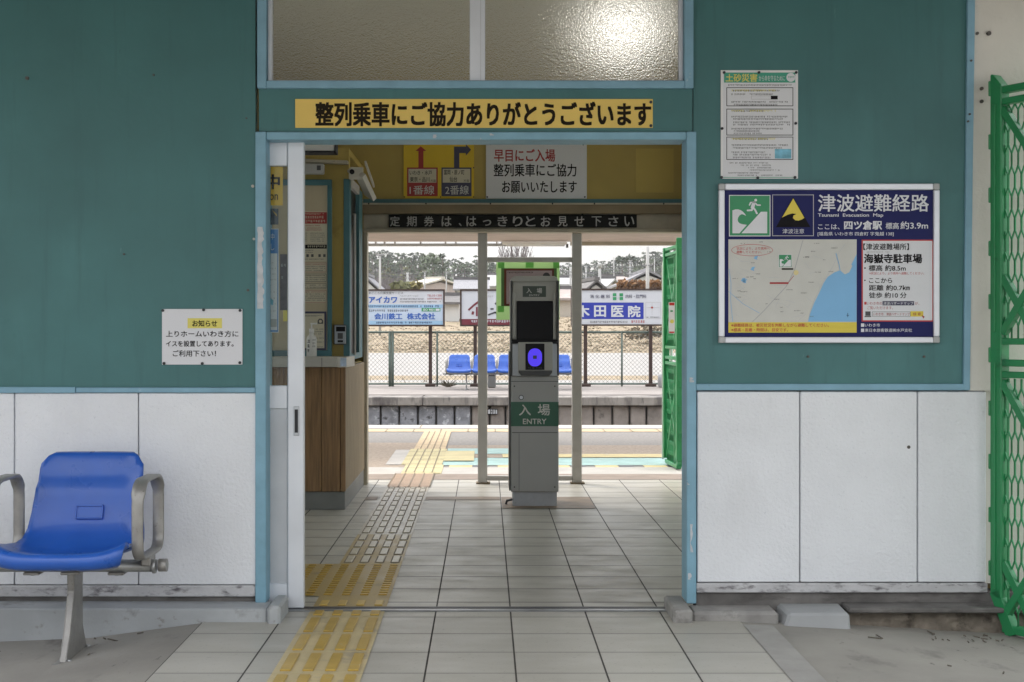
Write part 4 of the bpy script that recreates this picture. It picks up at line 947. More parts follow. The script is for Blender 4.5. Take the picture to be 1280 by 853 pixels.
# sloping head with rounded shoulders
m = MB(); p = lambda x, y, Z=zm: P(x, y, Z)
prof_ = [(638.5, 352), (639.5, 347.5), (643, 345.2), (693, 345.2), (696.8, 347.5), (698, 352)]
m.prism([(p(a, b).x, zm + .004, p(a, b).z) for a, b in prof_], (0, .31, 0), mach_top, .003)
m.build("head", K)
m = Sign(zm + .0115); m.slab(653.3, 357.8, 682.5, 371.5, .003, M("indicator_green_black", (.02, .045, .028), .3, var=0)); m.text("入", 658, 360.3, 664.6, 366.7, lettergrey, 1.5, .01); m.text("場", 671, 360.3, 677.6, 366.9, lettergrey, 1.5, .01); m.text("ENTRY", 661.5, 368.2, 674.5, 370.3, lettergrey, 1.5)
m.build("indicator", K)
m = MB(); px(m, 645.8, 376.5, 691.3, 425.5, zm + .001, .02, blackgl, .006, 2); m.build("display", K)
m = Sign(zm); m2 = MB()
px(m2, 640.2, 424.5, 696.6, 429.5, zm - .006, .03, blackgl, .002); m2.build("display_ledge", K)
# reader tray
m = MB()
px(m, 640.3, 430, 696.5, 470.3, zm - .003, .02, mach_l, .003)
pts = [(647.5, 428), (690.7, 428), (690.7, 466), (687, 470.3), (651, 470.3), (647.5, 466)]
m.prism([(p(a, b).x, zm - .018, p(a, b).z) for a, b in pts], (0, .016, 0), mach_top, .004)
pts = [(648.2, 463.2), (690, 463.2), (690, 465.5), (686.6, 469.8), (651.6, 469.8), (648.2, 465.5)]
m.prism([(p(a, b).x, zm - .0205, p(a, b).z) for a, b in pts], (0, .004, 0), mach_d, .001)
for x0, x1 in ((640.3, 646.4), (691.6, 696.5)): px(m, x0, 366, x1 - 2.2, 423, zm - .001, .01, mach_top, .003)
rt = m.build("reader_tray", K)
m = Sign(zm - .0195); m.slab(656.8, 429.8, 680.6, 462.6, .003, blackgl); m.scrib(660, 459, 678, 2.2, grey_d, 1); m.build("reader_panel", rt)
m = Sign(zm - .0212)
pp = []
for cx_, cy_, a0_ in ((669.3, 444.5, -90), (669.3, 449.5, 0), (668.1, 449.5, 90), (668.1, 444.5, 180)):
    for i in range(7): t_ = R(a0_ + i * 15); pp.append((cx_ + 8.2 * math.cos(t_), cy_ + 8.8 * math.sin(t_)))
m.poly(pp, oval_m, 1); m.rect(666.2, 444.6, 671, 448.8, navy2, 2); m.build("reader_light", rt)
m = Sign(zm - .0015); m.slab(638.6, 502.6, 698.2, 533, .0012, greenband)
m.text("入", 648.8, 505.8, 663.6, 519.6, lettergrey, 1, .012); m.text("場", 672.2, 505.3, 687.6, 519.6, lettergrey, 1, .012); m.text("ENTRY", 653.6, 523.6, 683, 530.4, lettergrey, 1, .012)
m.build("entry_band", K)
m = MB(); c = P(651.5, 497, zm); m.disc((c.x, zm - .002, c.z), .016, .006, mach_d, 'y', 18); m.disc((c.x, zm - .006, c.z), .0115, .008, alum, 'y', 16); m.build("lock", K)
m = MB(); c = P(637.5, 626, zm + .1); m.tube([(c.x + .03, zm + .1, c.z + .01), (c.x - .02, zm + .1, c.z), (c.x - .025, zm + .12, 0.005)], .008, mach_d, 8); m.build("cable", K)

# ------------------------------------------------------------------ gate frame behind it, and the taped board on it
zg = 10.27
G = thing("barrier_frame", "grey metal frame of two square posts and cross bars behind the entry machine", "frame", (X(662, zg), zg, 0))
for a, b in ((597.3, 609.2), (715.2, 727.3)):
    m = MB(); m.box(X(a, zg), X(b, zg), zg, zg + .06, .002, 1.83, post_m, .004); m.box(X(a - 2.2, zg), X(b + 3.5, zg), zg - .02, zg + .08, .001, .010, brownshade, .002); m.build("post", G)
m = MB(); m.box(X(609.3, zg), X(715.1, zg), zg + .008, zg + .05, H(327.8, zg), H(321.6, zg), post_m, .003); m.build("top_bar", G)
m = MB(); m.box(X(609.3, zg), X(715.1, zg), zg + .008, zg + .05, H(601.2, zg), H(595.3, zg), post_m, .003); m.build("bottom_bar", G)
ztb = 10.36
s = Sign(ztb); s.slab(620.3, 327.5, 699.5, 400, .012, ltgreen)
for a, b, c, d_ in ((622.5, 328, 630.5, 335.5), (657, 328, 667, 335), (691.5, 328, 699, 335.5), (622.5, 382.5, 630, 390.5), (691.5, 377, 699, 388)): s.rect(a, b, c, d_, mdgreen, 1)
s.rect(626.5, 335.6, 696, 383, dkgreen, 1); s.rect(630.2, 336, 692.5, 382.5, frame_br, 2); s.rect(633, 338.5, 690, 380, pinkpaper, 3)
s.scrib(634, 339.8, 668, 2.2, ink, 4, gap=.05); s.circ(683, 345.5, 4.6, mach_d, 4); s.scrib(634, 378, 640, 2, red, 4)
s.build("taped_board", label="green taped board with a red-brown framed sheet hung behind the entry machine", cat="notice", loc=P(660, 400, ztb))

# ------------------------------------------------------------------ bench builder (local: +x along the bench, front towards -y, z up from the ground)
def seat_mesh(mb, cx, sc=1.0, mat=None):
    mat = mat or blueseat
    prof_ = [(-.235, .352, .205), (-.262, .362, .222), (-.275, .385, .231), (-.270, .410, .235), (-.245, .424, .237), (-.17, .412, .237), (-.05, .394, .236), (.05, .390, .233), (.115, .404, .227), (.155, .440, .219), (.180, .500, .210), (.198, .560, .205), (.206, .598, .201), (.226, .622, .198), (.242, .670, .196), (.253, .712, .194), (.262, .724, .190), (.278, .728, .182)]
    nu = 21; rows = []
    for th in (0, 1):
        g_ = []
        for i, (y, z, hw) in enumerate(prof_):
            a = prof_[max(i - 1, 0)]; b = prof_[min(i + 1, len(prof_) - 1)]; ty, tz = b[0] - a[0], b[1] - a[1]; q = math.hypot(ty, tz); ny, nz = tz / q, -ty / q
            row = []
            for j in range(nu):
                u = -1 + 2 * j / (nu - 1); x = hw * math.copysign(abs(u) ** .9, u)
                lift = .028 * abs(u) ** 4 * min(1, (i + 1.6) / 5.6) * min(1, max(0, (11 - i) / 5))
                fwd = -.040 * abs(u) ** 3 * min(1, max(0, (i - 5) / 5))
                dish = -.010 * (1 - u * u) if 4 <= i <= 8 else 0
                front = .03 * abs(u) ** 4 if i < 5 else 0
                yy, zz_ = y + fwd + front, z + lift + dish
                if i >= 15: zz_ -= (.024, .035, .038)[i - 15] * max(0, abs(u) - .80) ** 2 / .04
                if th: yy += ny * .014 * (1 if i > 4 else .6); zz_ += nz * .014
                row.append(mb.bm.verts.new(Vector((cx + x * sc, yy * sc, zz_ * sc if sc != 1 else zz_))))
            g_.append(row)
        rows.append(g_)
    k = mb.mi(mat); n = len(prof_)
    def f(vs):
        q = mb.bm.faces.new(vs); q.material_index = k; q.smooth = True
    for i in range(n - 1):
        for j in range(nu - 1):
            f((rows[0][i][j], rows[0][i][j + 1], rows[0][i + 1][j + 1], rows[0][i + 1][j])); f((rows[1][i][j], rows[1][i + 1][j], rows[1][i + 1][j + 1], rows[1][i][j + 1]))
        for j in (0, nu - 1): f((rows[0][i][j], rows[0][i + 1][j], rows[1][i + 1][j], rows[1][i][j]))
    for i in (0, n - 1):
        for j in range(nu - 1): f((rows[0][i][j], rows[0][i][j + 1], rows[1][i][j + 1], rows[1][i][j]))
def arm_mesh(mb, x, wd=.048, th=.013):
    pts = []
    y0, y1, z0, z1, r = -.155, .165, .375, .655, .085
    for cy_, cz, a0_ in ((y1 - r, z1 - r, 0), (y0 + r, z1 - r, 90), (y0 + r * .7, z0 + r * .7, 180), (y1 - r * .6, z0 + r * .6, 270)):
        rr = r if a0_ < 180 else (r * .7 if a0_ == 180 else r * .6)
        for i in range(7): t_ = R(a0_ + i * 15); pts.append((cy_ + rr * math.cos(t_), cz + rr * math.sin(t_)))
    n = len(pts); k = mb.mi(armm); cy_, cz = (y0 + y1) / 2, (z0 + z1) / 2; rings = []
    for i, (y, z) in enumerate(pts):
        a, b = pts[i - 1], pts[(i + 1) % n]; ty, tz = b[0] - a[0], b[1] - a[1]; q = math.hypot(ty, tz); ny, nz = tz / q, -ty / q
        w_ = wd * (1.08 if z > .6 else .9)
        sec = [(-w_ / 2, 0), (-w_ / 2 + .004, -th * .5), (w_ / 2 - .004, -th * .5), (w_ / 2, 0), (w_ / 2 - .004, th * .5), (-w_ / 2 + .004, th * .5)]
        rings.append([mb.bm.verts.new((x + sx, y + ny * o, z + nz * o)) for sx, o in sec])
    for i in range(n):
        A, B_ = rings[i], rings[(i + 1) % n]
        for j in range(6):
            f = mb.bm.faces.new((A[j], A[(j + 1) % 6], B_[(j + 1) % 6], B_[j])); f.material_index = k; f.smooth = True
    mb.box(x - .017, x + .017, -.035, .05, .335, .378, armm, .005)
def bench(name, label, loc, n, pitch, legs, skip=(), group=None):
    E_ = thing(name, label, "bench", loc, 0, group)
    w_ = n * pitch; x0 = -w_ / 2
    for i in range(n):
        if i in skip: continue
        mb = MB(); cx = x0 + (i + .5) * pitch; seat_mesh(mb, cx); st = mb.build("seat", E_, local=True)
        mb = MB()
        T_ = Matrix.Translation((cx, .176, .508)) @ Matrix.Rotation(R(-16), 4, 'X')
        def bx(a, b, c, d_, y0, y1, m_): mb.hexa([T_ @ Vector(v) for v in ((a, y0, c), (a, y1, c), (a, y0, d_), (a, y1, d_), (b, y0, c), (b, y1, c), (b, y0, d_), (b, y1, d_))], m_, .001)
        bx(-.047, .047, -.023, .021, -.0035, .01, blueseat); bx(-.050, .050, .019, .027, -.010, .01, blueseat); bx(-.052, -.047, -.026, .025, -.008, .01, blueseat); bx(.047, .052, -.026, .025, -.008, .01, blueseat); bx(-.05, .05, -.028, -.023, -.008, .01, blueseat)
        mb.build("handle_slot", st, local=True)
        mb = MB(); mb.box(cx - .15, cx + .15, -.06, .10, .352, .374, armm, .006); mb.build("seat_bracket", st, local=True)
    for i in range(n + 1):
        mb = MB(); arm_mesh(mb, x0 + i * pitch); mb.build("armrest", E_, local=True)
    mb = MB(); e_ = .018
    mb.tube([(x0 - e_, 0, .330), (-x0 + e_, 0, .330)], .0205, beamm, 16); mb.tube([(x0 - e_, .07, .328), (-x0 + e_, .07, .328)], .016, beamm, 12)
    for s_ in (-1, 1): mb.tube([(s_ * (-x0 + e_), 0, .330), (s_ * (-x0 + e_ + .012), 0, .330)], .026, beamm, 12); mb.tube([(s_ * (-x0 + e_ + .02), .01, .333), (s_ * (-x0 + e_ + .05), .01, .333)], .024, armm, 12)
    for i in range(n):
        cx = x0 + (i + .5) * pitch
        for dx in (-.16, .15): mb.box(cx + dx - .03, cx + dx + .03, -.02, .09, .300, .310, armm, .003); mb.tube([(cx + dx, .0, .297), (cx + dx, .0, .303)], .008, beamm, 8)
    mb.build("beam", E_, local=True)
    for lx in legs:
        mb = MB()
        pts = [(lx - .013, -.035, .315), (lx - .013, .085, .315), (lx - .013, .072, .24), (lx - .013, .075, .10), (lx - .013, .135, .006), (lx - .013, -.135, .006), (lx - .013, -.075, .10), (lx - .013, -.025, .24)]
        mb.prism(pts, (.026, 0, 0), armm, .004); mb.box(lx - .035, lx + .035, -.045, .095, .305, .316, armm, .003)
        mb.box(lx - .030, lx + .030, -.155, .155, 0, .007, armm, .002)
        for yy in (-.12, .12): mb.tube([(lx + .022, yy, .006), (lx + .022, yy, .016)], .008, beamm, 8)
        mb.build("leg", E_, local=True)
    return E_
xa = -1.240; pt_ = .528
bench("seat_bench", "blue moulded seat bench with taupe armrests in front of the white wall panels", (xa - pt_ * 1.5, 5.165, -.064), 3, pt_, (pt_ * .98, -pt_ * .98), skip=(1,))
fb = bench("seat_bench", "row of small blue seats in front of the mesh fence on the far platform", (X(637, 25.9), 25.9, -.008), 5, .478, (-.82, .82))
fb.scale = (.97, 1, .88)

# ------------------------------------------------------------------ green plastic folding gates
def lattice_gate(name, label, loc, rz, wd, ht, mods, cham=.10, group="green plastic gates"):
    E_ = thing(name, label, "gate", loc, rz, group)
    st = .055
    mb = MB()
    mb.prism([(0, -.02, cham + .03), (st, -.02, cham + .01), (st, -.02, ht), (.012, -.02, ht + .05), (0, -.02, ht + .05)], (0, .05, 0), greenpl, .004)
    for k in range(int(ht / .21)): mb.box(-.006, .004, -.024, .012, .24 + k * .21, .30 + k * .21, greenpl, .003)
    for k in range(mods): mb.box(.014, .030, -.026, -.019, cham + .05 + k * (ht - cham) / mods, cham + (k + .93) * (ht - cham) / mods, greenpl, .002)
    mb.build("stile", E_, local=True)
    mb = MB(); mb.box(wd - st, wd, -.02, .03, cham, ht, greenpl, .004); mb.build("stile", E_, local=True)
    mh = (ht - cham * .2) / mods
    for k in range(mods):
        z0 = cham * .2 + k * mh; z1 = z0 + mh; mb = MB()
        mb.box(st, wd - st, -.018, .022, z1 - .03, z1 - .003, greenpl, .003); mb.box(st, wd - st, -.018, .022, z1 - .075, z1 - .05, greenpl, .003)
        mb.box(st, wd - st, -.018, .022, z0 + (.055 if k else 0), z0 + (.08 if k else .03), greenpl, .003)
        ca = z0 + (.08 if k else .03)
        if k == 0: mb.bar((.02, .0, cham + .04), (.10, .0, .02), .045, .04, greenpl)
        mid = ca + (z1 - .075 - ca) * .5
        for a, b in (((st, ca + .02), (wd - st, z1 - .09)), ((st, z1 - .09), (wd - st, ca + .02))): mb.bar((a[0], -.004, a[1]), (b[0], -.004, b[1]), .028, .028, greenpl)
        mb.bar((st, -.002, ca + .24), (st + .16, -.002, ca), .03, .026, greenpl)
        mb.bar((st + .15, .003, ca), (st + .15, .003, z1 - .08), .024, .02, greenpl)
        mb.build("brace_frame", E_, local=True)
        # hexagonal mesh of the module, one part
        mb = MB(); p_ = .031; v0, v1 = ca, z1 - .078; cols = int((wd - 2 * st) / p_) + 1
        sv, dg = .048, .036
        for c_ in range(cols + 1):
            for sgn in (-1, 1):
                u0 = st + c_ * p_; z_ = v0; on = False
                while z_ < v1 - .005:
                    ua = u0 + (sgn * p_ / 2 * .94 if on else 0); L_ = sv
                    zb_ = min(z_ + L_, v1)
                    if st <= ua <= wd - st: mb.bar((ua, .004, z_), (ua, .004, zb_), .0048, .006, greenpl)
                    z_ = zb_
                    if z_ >= v1 - .005: break
                    ub = u0 + (0 if on else sgn * p_ / 2 * .94); zb_ = min(z_ + dg, v1)
                    if st <= max(ua, ub) <= wd - st + .01: mb.bar((max(st, ua), .004, z_), (max(st, ub), .004, zb_), .0048, .006, greenpl)
                    z_ = zb_; on = not on
        mb.build("mesh_panel", E_, local=True)
    return E_
gA = Vector((2.005, 5.555, -.075))
lattice_gate("lattice_gate", "green plastic lattice gate standing open at the right corner of the wall", gA, math.atan2(-.62, .35), .74, 2.165, 2, .14)
gB = Vector((1.545, 11.15, .005)); gC = Vector((1.512, 11.78, .005))
lattice_gate("lattice_gate", "green lattice gate seen edge on beyond the hall, beside the platform opening", gB, math.atan2(gC.y - gB.y, gC.x - gB.x), (gC - gB).length, 1.80, 2, .05)
# white handle tube on the far gate
m = MB(); q_ = Vector((1.49, 11.80, .04)); m.tube([q_, q_ + Vector((0, 0, 1.62)), q_ + Vector((.012, 0, 1.70)), q_ + Vector((.035, 0, 1.72)), q_ + Vector((.058, 0, 1.70)), q_ + Vector((.07, 0, 1.62)), q_ + Vector((.07, 0, .02))], .011, M("white_tube", (.72, .80, .74), .35, var=.03), 10); m.build("tube_barrier", label="tall white tube hoop at the end of the far green gate", cat="barrier", loc=(1.49, 11.80, 0))
s = Sign(11.10); s.slab(836, 378, 843.5, 417, .004, paper); s.rect(836.5, 378.5, 843, 382, red, 1); s.circ(840, 402, 2.4, lightyel, 1); s.rect(836.5, 414.6, 843, 416.5, red, 1); s.rect(838, 388, 841, 390, green_p, 1)
s.build("gate_notice", label="narrow white notice with red edges tied to the far green gate", cat="notice", loc=P(840, 417, 11.10))
m = MB(); zt = 6.15; m.box(X(1271, zt), X(1289, zt), zt, zt + .05, H(470, zt), H(18, zt), woodp, .004)
for y in (38, 84, 190, 300): m.box(X(1271.5, zt), X(1275, zt), zt - .002, zt, H(y + 1.5, zt), H(y, zt), recess_m)
m.build("timber_board", label="weathered timber board on the wall behind the green gate, right edge", cat="board", loc=(X(1280, zt), zt, H(470, zt)))
# two dead leaves on the ledge
lf = M("dead_leaf", (.16, .065, .03), .8, var=.3, scale=60)
for a, b, Z, sc, lb in ((64, 760, 5.55, .028, "curled red-brown dead leaf on the kerb behind the blue seat"), (10, 765, 5.50, .018, "small pale dead leaf on the kerb at the left edge")):
    m = MB(); c = P(a, b, Z); c.z = .028; pts = [(-1, 0), (-.5, .32), (.1, .4), (.7, .2), (1, 0), (.6, -.25), (0, -.36), (-.6, -.25)]
    top = [Vector((c.x + u * sc, c.y + v * sc, c.z + .008 * abs(v) + .006 * u * u)) for u, v in pts]; m.prism(top, (0, 0, -.0015), lf); m.build("fallen_leaf", label=lb, cat="leaf", loc=c)

# ------------------------------------------------------------------ far platform: fence, billboards, bins
ZF = 27.3
fgreen = M("fence_post_green", (.11, .15, .13), .6, metal=.2, var=.12)
wire = M("fence_wire", (.21, .22, .205), .55, metal=.4, var=0)
FN = thing("mesh_fence", "green chain link fence with thin posts along the back of the far platform", "fence", (0, ZF, -.008))
f0, f1 = -7.2, 8.4; zt_, zb_ = H(415.5, ZF), H(480.7, ZF)
m = MB(); m.tube([(f0, ZF, zt_), (f1, ZF, zt_)], .022, fgreen, 8); m.build("top_rail", FN)
m = MB(); m.tube([(f0, ZF, zb_ + .01), (f1, ZF, zb_ + .01)], .018, fgreen, 8); m.build("bottom_rail", FN)
fx = [X(487.3, ZF), X(490.8, ZF), X(546.5, ZF)] + [X(777.3, ZF)] + [X(546.5, ZF) + 1.79 * k for k in (1, 3, 4)] + [X(487, ZF) - 1.8, X(487, ZF) - 3.6, X(546.5, ZF) + 1.79 * 2 + 3.55]
for i, x in enumerate(fx):
    m = MB(); m.tube([(x, ZF - .01, -.008), (x, ZF - .01, zt_ + .02)], .026 if i < 2 else .018, fgreen, 8); m.build("post", FN)
m = MB(); hh = zt_ - zb_; p_ = .082; x = f0
while x < f1 - hh:
    for sg in (0, 1):
        a, b = (x, x + hh) if sg == 0 else (x + hh, x); m.bar((a, ZF + .006 + .004 * sg, zb_), (b, ZF + .006 + .004 * sg, zt_), .0055, .004, wire)
    x += p_
m.build("wire_mesh", FN)
dkbrown = M("dark_brown_metal", (.045, .025, .02), .5, metal=.1, var=.1)
def billboard(x0, x1, y0, y1, posts, label, draw, back):
    E_ = thing("billboard", label, "billboard", (X((x0 + x1) / 2, ZF - .12), ZF - .12, -.008), 0, "billboards on the far platform")
    Zb = ZF - .14
    m = Sign(Zb); fr = 2.0
    for a, b, c, d_ in ((x0, y0, x1, y0 + fr), (x0, y1 - fr, x1, y1), (x0, y0 + fr, x0 + fr, y1 - fr), (x1 - fr, y0 + fr, x1, y1 - fr)):
        p_, q_ = P(a, d_, Zb), P(c, b, Zb); m.box(p_.x, q_.x, Zb - .02, Zb + .06, p_.z, q_.z, dkbrown)
    m.build("frame", E_)
    s = Sign(Zb, .004); s.slab(x0 + fr, y0 + fr, x1 - fr, y1 - fr, .03, back); draw(s); s.build("printed_panel", E_)
    for a in posts:
        m = MB(); xx_ = X(a, ZF - .06); m.box(xx_ - .033, xx_ + .033, ZF - .08, ZF - .02, -.008, H(y0 + 1, ZF), dkbrown); m.box(xx_ - .10, xx_ + .10, ZF - .14, ZF + .03, -.008, .05, dkbrown, .01); m.build("post", E_)
billwhite = M("billboard_white", (.56, .58, .62), .4, var=.03, scale=2); billblue = M("billboard_sky_blue", (.30, .48, .66), .4, var=.04); billink = M("billboard_blue_letter", (.03, .11, .42), .4, var=0); billmar = M("billboard_maroon", (.16, .02, .035), .45, var=.05); billnavy = M("billboard_royal_blue", (.018, .035, .33), .4, var=.03)
paleblue = M("billboard_pale_blue", (.46, .55, .67), .4, var=.03)
def d1(s):
    s.rect(440, 380.8, 553.5, 385.2, billblue, 1); s.rect(440, 386, 553.5, 401, paleblue, 1); s.rect(440, 401.2, 553.5, 406, billblue, 1)
    s.text("まごころ介護支援サービス", 461, 364.8, 504, 368, grey_d, 2); s.text("アイカワ", 461, 370.8, 496.5, 379, billink, 2, .035)
    s.text("ヘルパーステーション", 500, 369, 523, 371, grey_d, 2); s.scrib(500, 373, 530, 2, grey_d, 2, gap=.02); s.scrib(500, 376.4, 552, 2, grey_d, 2, gap=.12); s.text("TEL32-1200", 534, 368.4, 552.5, 370.8, redb, 2); s.scrib(534, 372.5, 552.5, 2.2, redb, 2, gap=.02)
    s.scrib(460, 381.8, 550, 2.6, navy, 2, gap=.05)
    s.scrib(461, 387, 512, 3, grey_d, 2, gap=.02); s.rect(527, 385.2, 550.5, 389.5, green_p, 2); s.text("ISO 9001", 529, 386, 543, 388.8, paper, 3, .01); s.rect(544.5, 386, 549.5, 388.8, billwhite, 3)
    s.text("会川鉄工", 468, 391.6, 503, 399.7, billink, 2, .03); s.text("株式会社", 508.8, 391.6, 544, 399.7, billink, 2, .03); s.scrib(470, 402.2, 541, 2.6, navy, 2, gap=.06)
billboard(440, 556, 361.8, 408.2, (538, 452), "pale blue and white lettered billboard left of the gate frame on the far platform", d1, billwhite)
def d2(s):
    s.rect(577, 399, 694, 406.5, billmar, 1); s.scrib(589, 400.2, 640, 3.4, billwhite, 2, gap=.02); s.scrib(640, 400.2, 680, 3.4, billwhite, 2)
    for pts, wd in (([(585.5, 388), (592, 382), (598, 377.5)], 2.4), ([(598, 377.5), (604, 383), (609, 386)], 2.4), ([(591.5, 389.5), (590.5, 393.5)], 2.8), ([(596, 384), (596, 395.5)], 2.2), ([(602, 388), (606, 394)], 2)): s.line(pts, wd, billmar, 2)
    for pts, wd in (([(613, 386.5), (617, 386.3)], 2), ([(619, 379), (620.5, 380.5)], 2.4), ([(610, 394), (618, 391), (623, 391)], 1.9), ([(618, 390.4), (624, 393), (629.5, 394)], 1.8), ([(632, 390.5), (632.5, 392.5)], 1.8)): s.line(pts, wd, mach_d, 2)
    s.scrib(609.5, 369.5, 621, 3, grey_t, 2)
billboard(575, 696, 361.8, 408.2, (594, 677), "white billboard with brush lettering above a maroon foot band, behind the gate frame", d2, billwhite)
def d3(s):
    s.text("消 化 器 科", 737.5, 368.6, 762.5, 373, navy2, 2, .006); s.text("内科・肛門科", 782, 368.4, 808, 373, navy2, 2, .006)
    for a, b in ((766, 366.8), (766, 371.6), (774.4, 366.8), (774.4, 371.6)): s.rect(a, b, a + 4.4, b + 3.8, green_p, 2)
    s.rect(770.4, 370, 774.4, 372.2, billwhite, 2.5)
    s.rect(716, 378.4, 804.5, 399, billnavy, 1); s.text("木", 720, 381.8, 737, 396.5, billwhite, 2, .03); s.text("田", 742.5, 382, 757.5, 396.5, billwhite, 2, .03); s.text("医", 764, 382, 779.5, 396.5, billwhite, 2, .03); s.text("院", 785, 382, 800.5, 396.8, billwhite, 2, .03)
    s.border(807, 378, 826, 398.5, .4, grey_t, 1); s.circ(815, 384.7, 1.3, red, 2); s.line([(808, 384.7), (824, 384.7)], .4, grey_t, 2); s.line([(815, 379), (815, 394)], .4, grey_t, 2); s.scrib(808, 396, 824, 1.6, ink, 2)
    s.scrib(737.5, 401.3, 785, 2.6, grey_d, 2, gap=.04); s.scrib(789, 400.5, 807, 3.4, redb, 2, gap=.02)
billboard(713.5, 834, 361, 407.6, (731.8, 813.3), "white clinic billboard with a royal blue name band, right of the gate frame", d3, billwhite)
m = MB(); zb2 = 26.6; m.box(X(609.5, zb2), X(619.8, zb2), zb2, zb2 + .2, -.008, H(469, zb2), M("grey_box_metal", (.22, .22, .21), .6, var=.1), .02); m.box(X(609, zb2), X(620.3, zb2), zb2 - .01, zb2 + .21, H(469, zb2), H(468, zb2), grey_t); m.build("relay_box", label="squat grey metal box under the blue seats on the far platform", cat="box", loc=(X(615, zb2), zb2, -.008))
m = MB(); zb3 = 26.8; c = P(829, 482, zb3); m.tube([(c.x, zb3, z) for z in (-.006, .02, .15, .24, .25)], [.08, .10, .105, .10, .06], M("grey_bin_plastic", (.3, .3, .31), .5, var=.08), 16); m.build("litter_bin", label="round grey bin at the foot of the fence right of the clinic billboard", cat="bin", loc=(c.x, zb3, -.008))
s = Sign(23.49, .003); s.slab(609.3, 511.5, 622, 518.3, .012, ink); s.rect(610, 512.3, 612.6, 517.5, billwhite, 1); s.rect(613.4, 512.3, 615.6, 517.5, billwhite, 1); s.rect(616.4, 512.3, 618.6, 517.5, billwhite, 1); s.rect(619.4, 512.3, 621.4, 517.5, billwhite, 1); s.scrib(613, 513.5, 619, 2.6, ink, 2)
s.build("number_plate", label="tiny black and white plate on the stone face of the far platform", cat="plate", loc=P(615.5, 518, 23.49))
zl = 15.1; PL = thing("platform_lamp", "long white unlit fluorescent lamp under the platform soffit above the taped board", "lamp", (X(676, zl), zl, H(302.4, zl)))
m = MB(); m.box(X(628, zl), X(709, zl), zl, zl + .10, H(305.6, zl), H(302.45, zl), white, .003); m.build("housing", PL)
m = MB(); m.tube([(X(632, zl), zl + .05, H(306.6, zl)), (X(706, zl), zl + .05, H(306.6, zl))], .012, white, 10); m.box(X(708, zl), X(710.5, zl), zl + .01, zl + .09, H(309.5, zl), H(305, zl), grey_d); m.build("tube", PL)
sprig = M("dry_weed", (.10, .08, .05), .9, var=.2)
m = MB(); r6 = random.Random(9)
for i in range(46):
    t_ = r6.uniform(-1, 1); a = Vector((X(561 + 3 * t_, 26.9), 26.9, 0)); m.bar(a, a + Vector((r6.uniform(-.16, .16), r6.uniform(-.05, .05), r6.uniform(.03, .14))), .008, .006, sprig)
m.build("dry_weed", label="straggly dry weed growing in front of the fence on the far platform", cat="weed", loc=(X(561, 26.9), 26.9, 0))
# ------------------------------------------------------------------ the village beyond
polegrey = M("concrete_pole", (.40, .40, .39), .8, var=.08); poledk = M("pole_fitting", (.22, .22, .23), .7, var=.1)
def pole(pxx, ytop, Z, r, label, arms=(), extra=None, base=0., name="utility_pole", top=None):
    h_ = H(ytop, Z); x = X(pxx, Z)
    E_ = thing(name, label, "pole", (x, Z, base), 0, "utility poles in the village")
    m = MB(); m.tube([(x, Z, base), (x, Z, h_)], [r * 1.25, r], polegrey, 8); m.build("shaft", E_)
    for (yy, half) in arms:
        m = MB(); z = H(yy, Z); m.box(x - half, x + half, Z - .08, Z - .02, z - .03, z + .03, poledk)
        for k in (-1, -.45, .45, 1): m.box(x + k * half - .025, x + k * half + .025, Z - .07, Z - .03, z + .03, z + .13, polegrey)
        m.build("crossarm", E_)
    if extra == "drum": m = MB(); z = h_ - .9; m.tube([(x + r + .2, Z, z - .55), (x + r + .2, Z, z + .2)], .26, polegrey, 10); m.build("transformer", E_)
    if extra == "cap": m = MB(); m.tube([(x, Z, h_), (x, Z, h_ + .3), (x, Z, h_ + .45)], [r, r * 1.8, r * .8], polegrey, 10); m.build("lamp_head", E_)
pole(475, 318, 78, .058, "tall pale pole with a small crossarm above the left billboard", ((319.3, .22),), base=.5)
pole(509.5, 341, 120, .10, "grey pole with crossarms and a drum transformer above the left billboard", ((343, .28), (348, .2)), "drum", 2.1)
pole(531, 340, 125, .06, "thin yellowish pole left of the cream roofed house", ((340.6, .2),), None, 2.2)
pole(558, 340, 125, .05, "thin pole right of the cream roofed house", ((341.3, .22),), None, 2.2)
pole(809.4, 309, 75, .085, "tall thick white pole at the right end of the clinic billboard", ((332, .25),), None, .5)
pole(749.7, 336, 110, .11, "short stout white pole with a rounded head above the clinic billboard", (), "cap", 2)
pole(787.5, 326, 120, .065, "pole with many short arms near the large gabled house", ((327, .16), (330, .22), (335, .25), (338.5, .22), (343, .25)), None, 2.1)
pole(767.3, 322, 140, .05, "very thin tall pole above the middle of the clinic billboard", ((337, .9), (341, .5)), None, 2.3)
pole(732.5, 333, 130, .08, "pole with wide arms just right of the right gate post", ((332.5, .9), (342, .7), (347, .6)), None, 2.3)
pole(713, 334, 115, .08, "pole partly hidden behind the right gate post", ((340, .5), (344, .5)), None, 2.1)
pole(818, 322, 140, .05, "slim pole right of the thick white pole", ((323, .5),), None, 2.3)

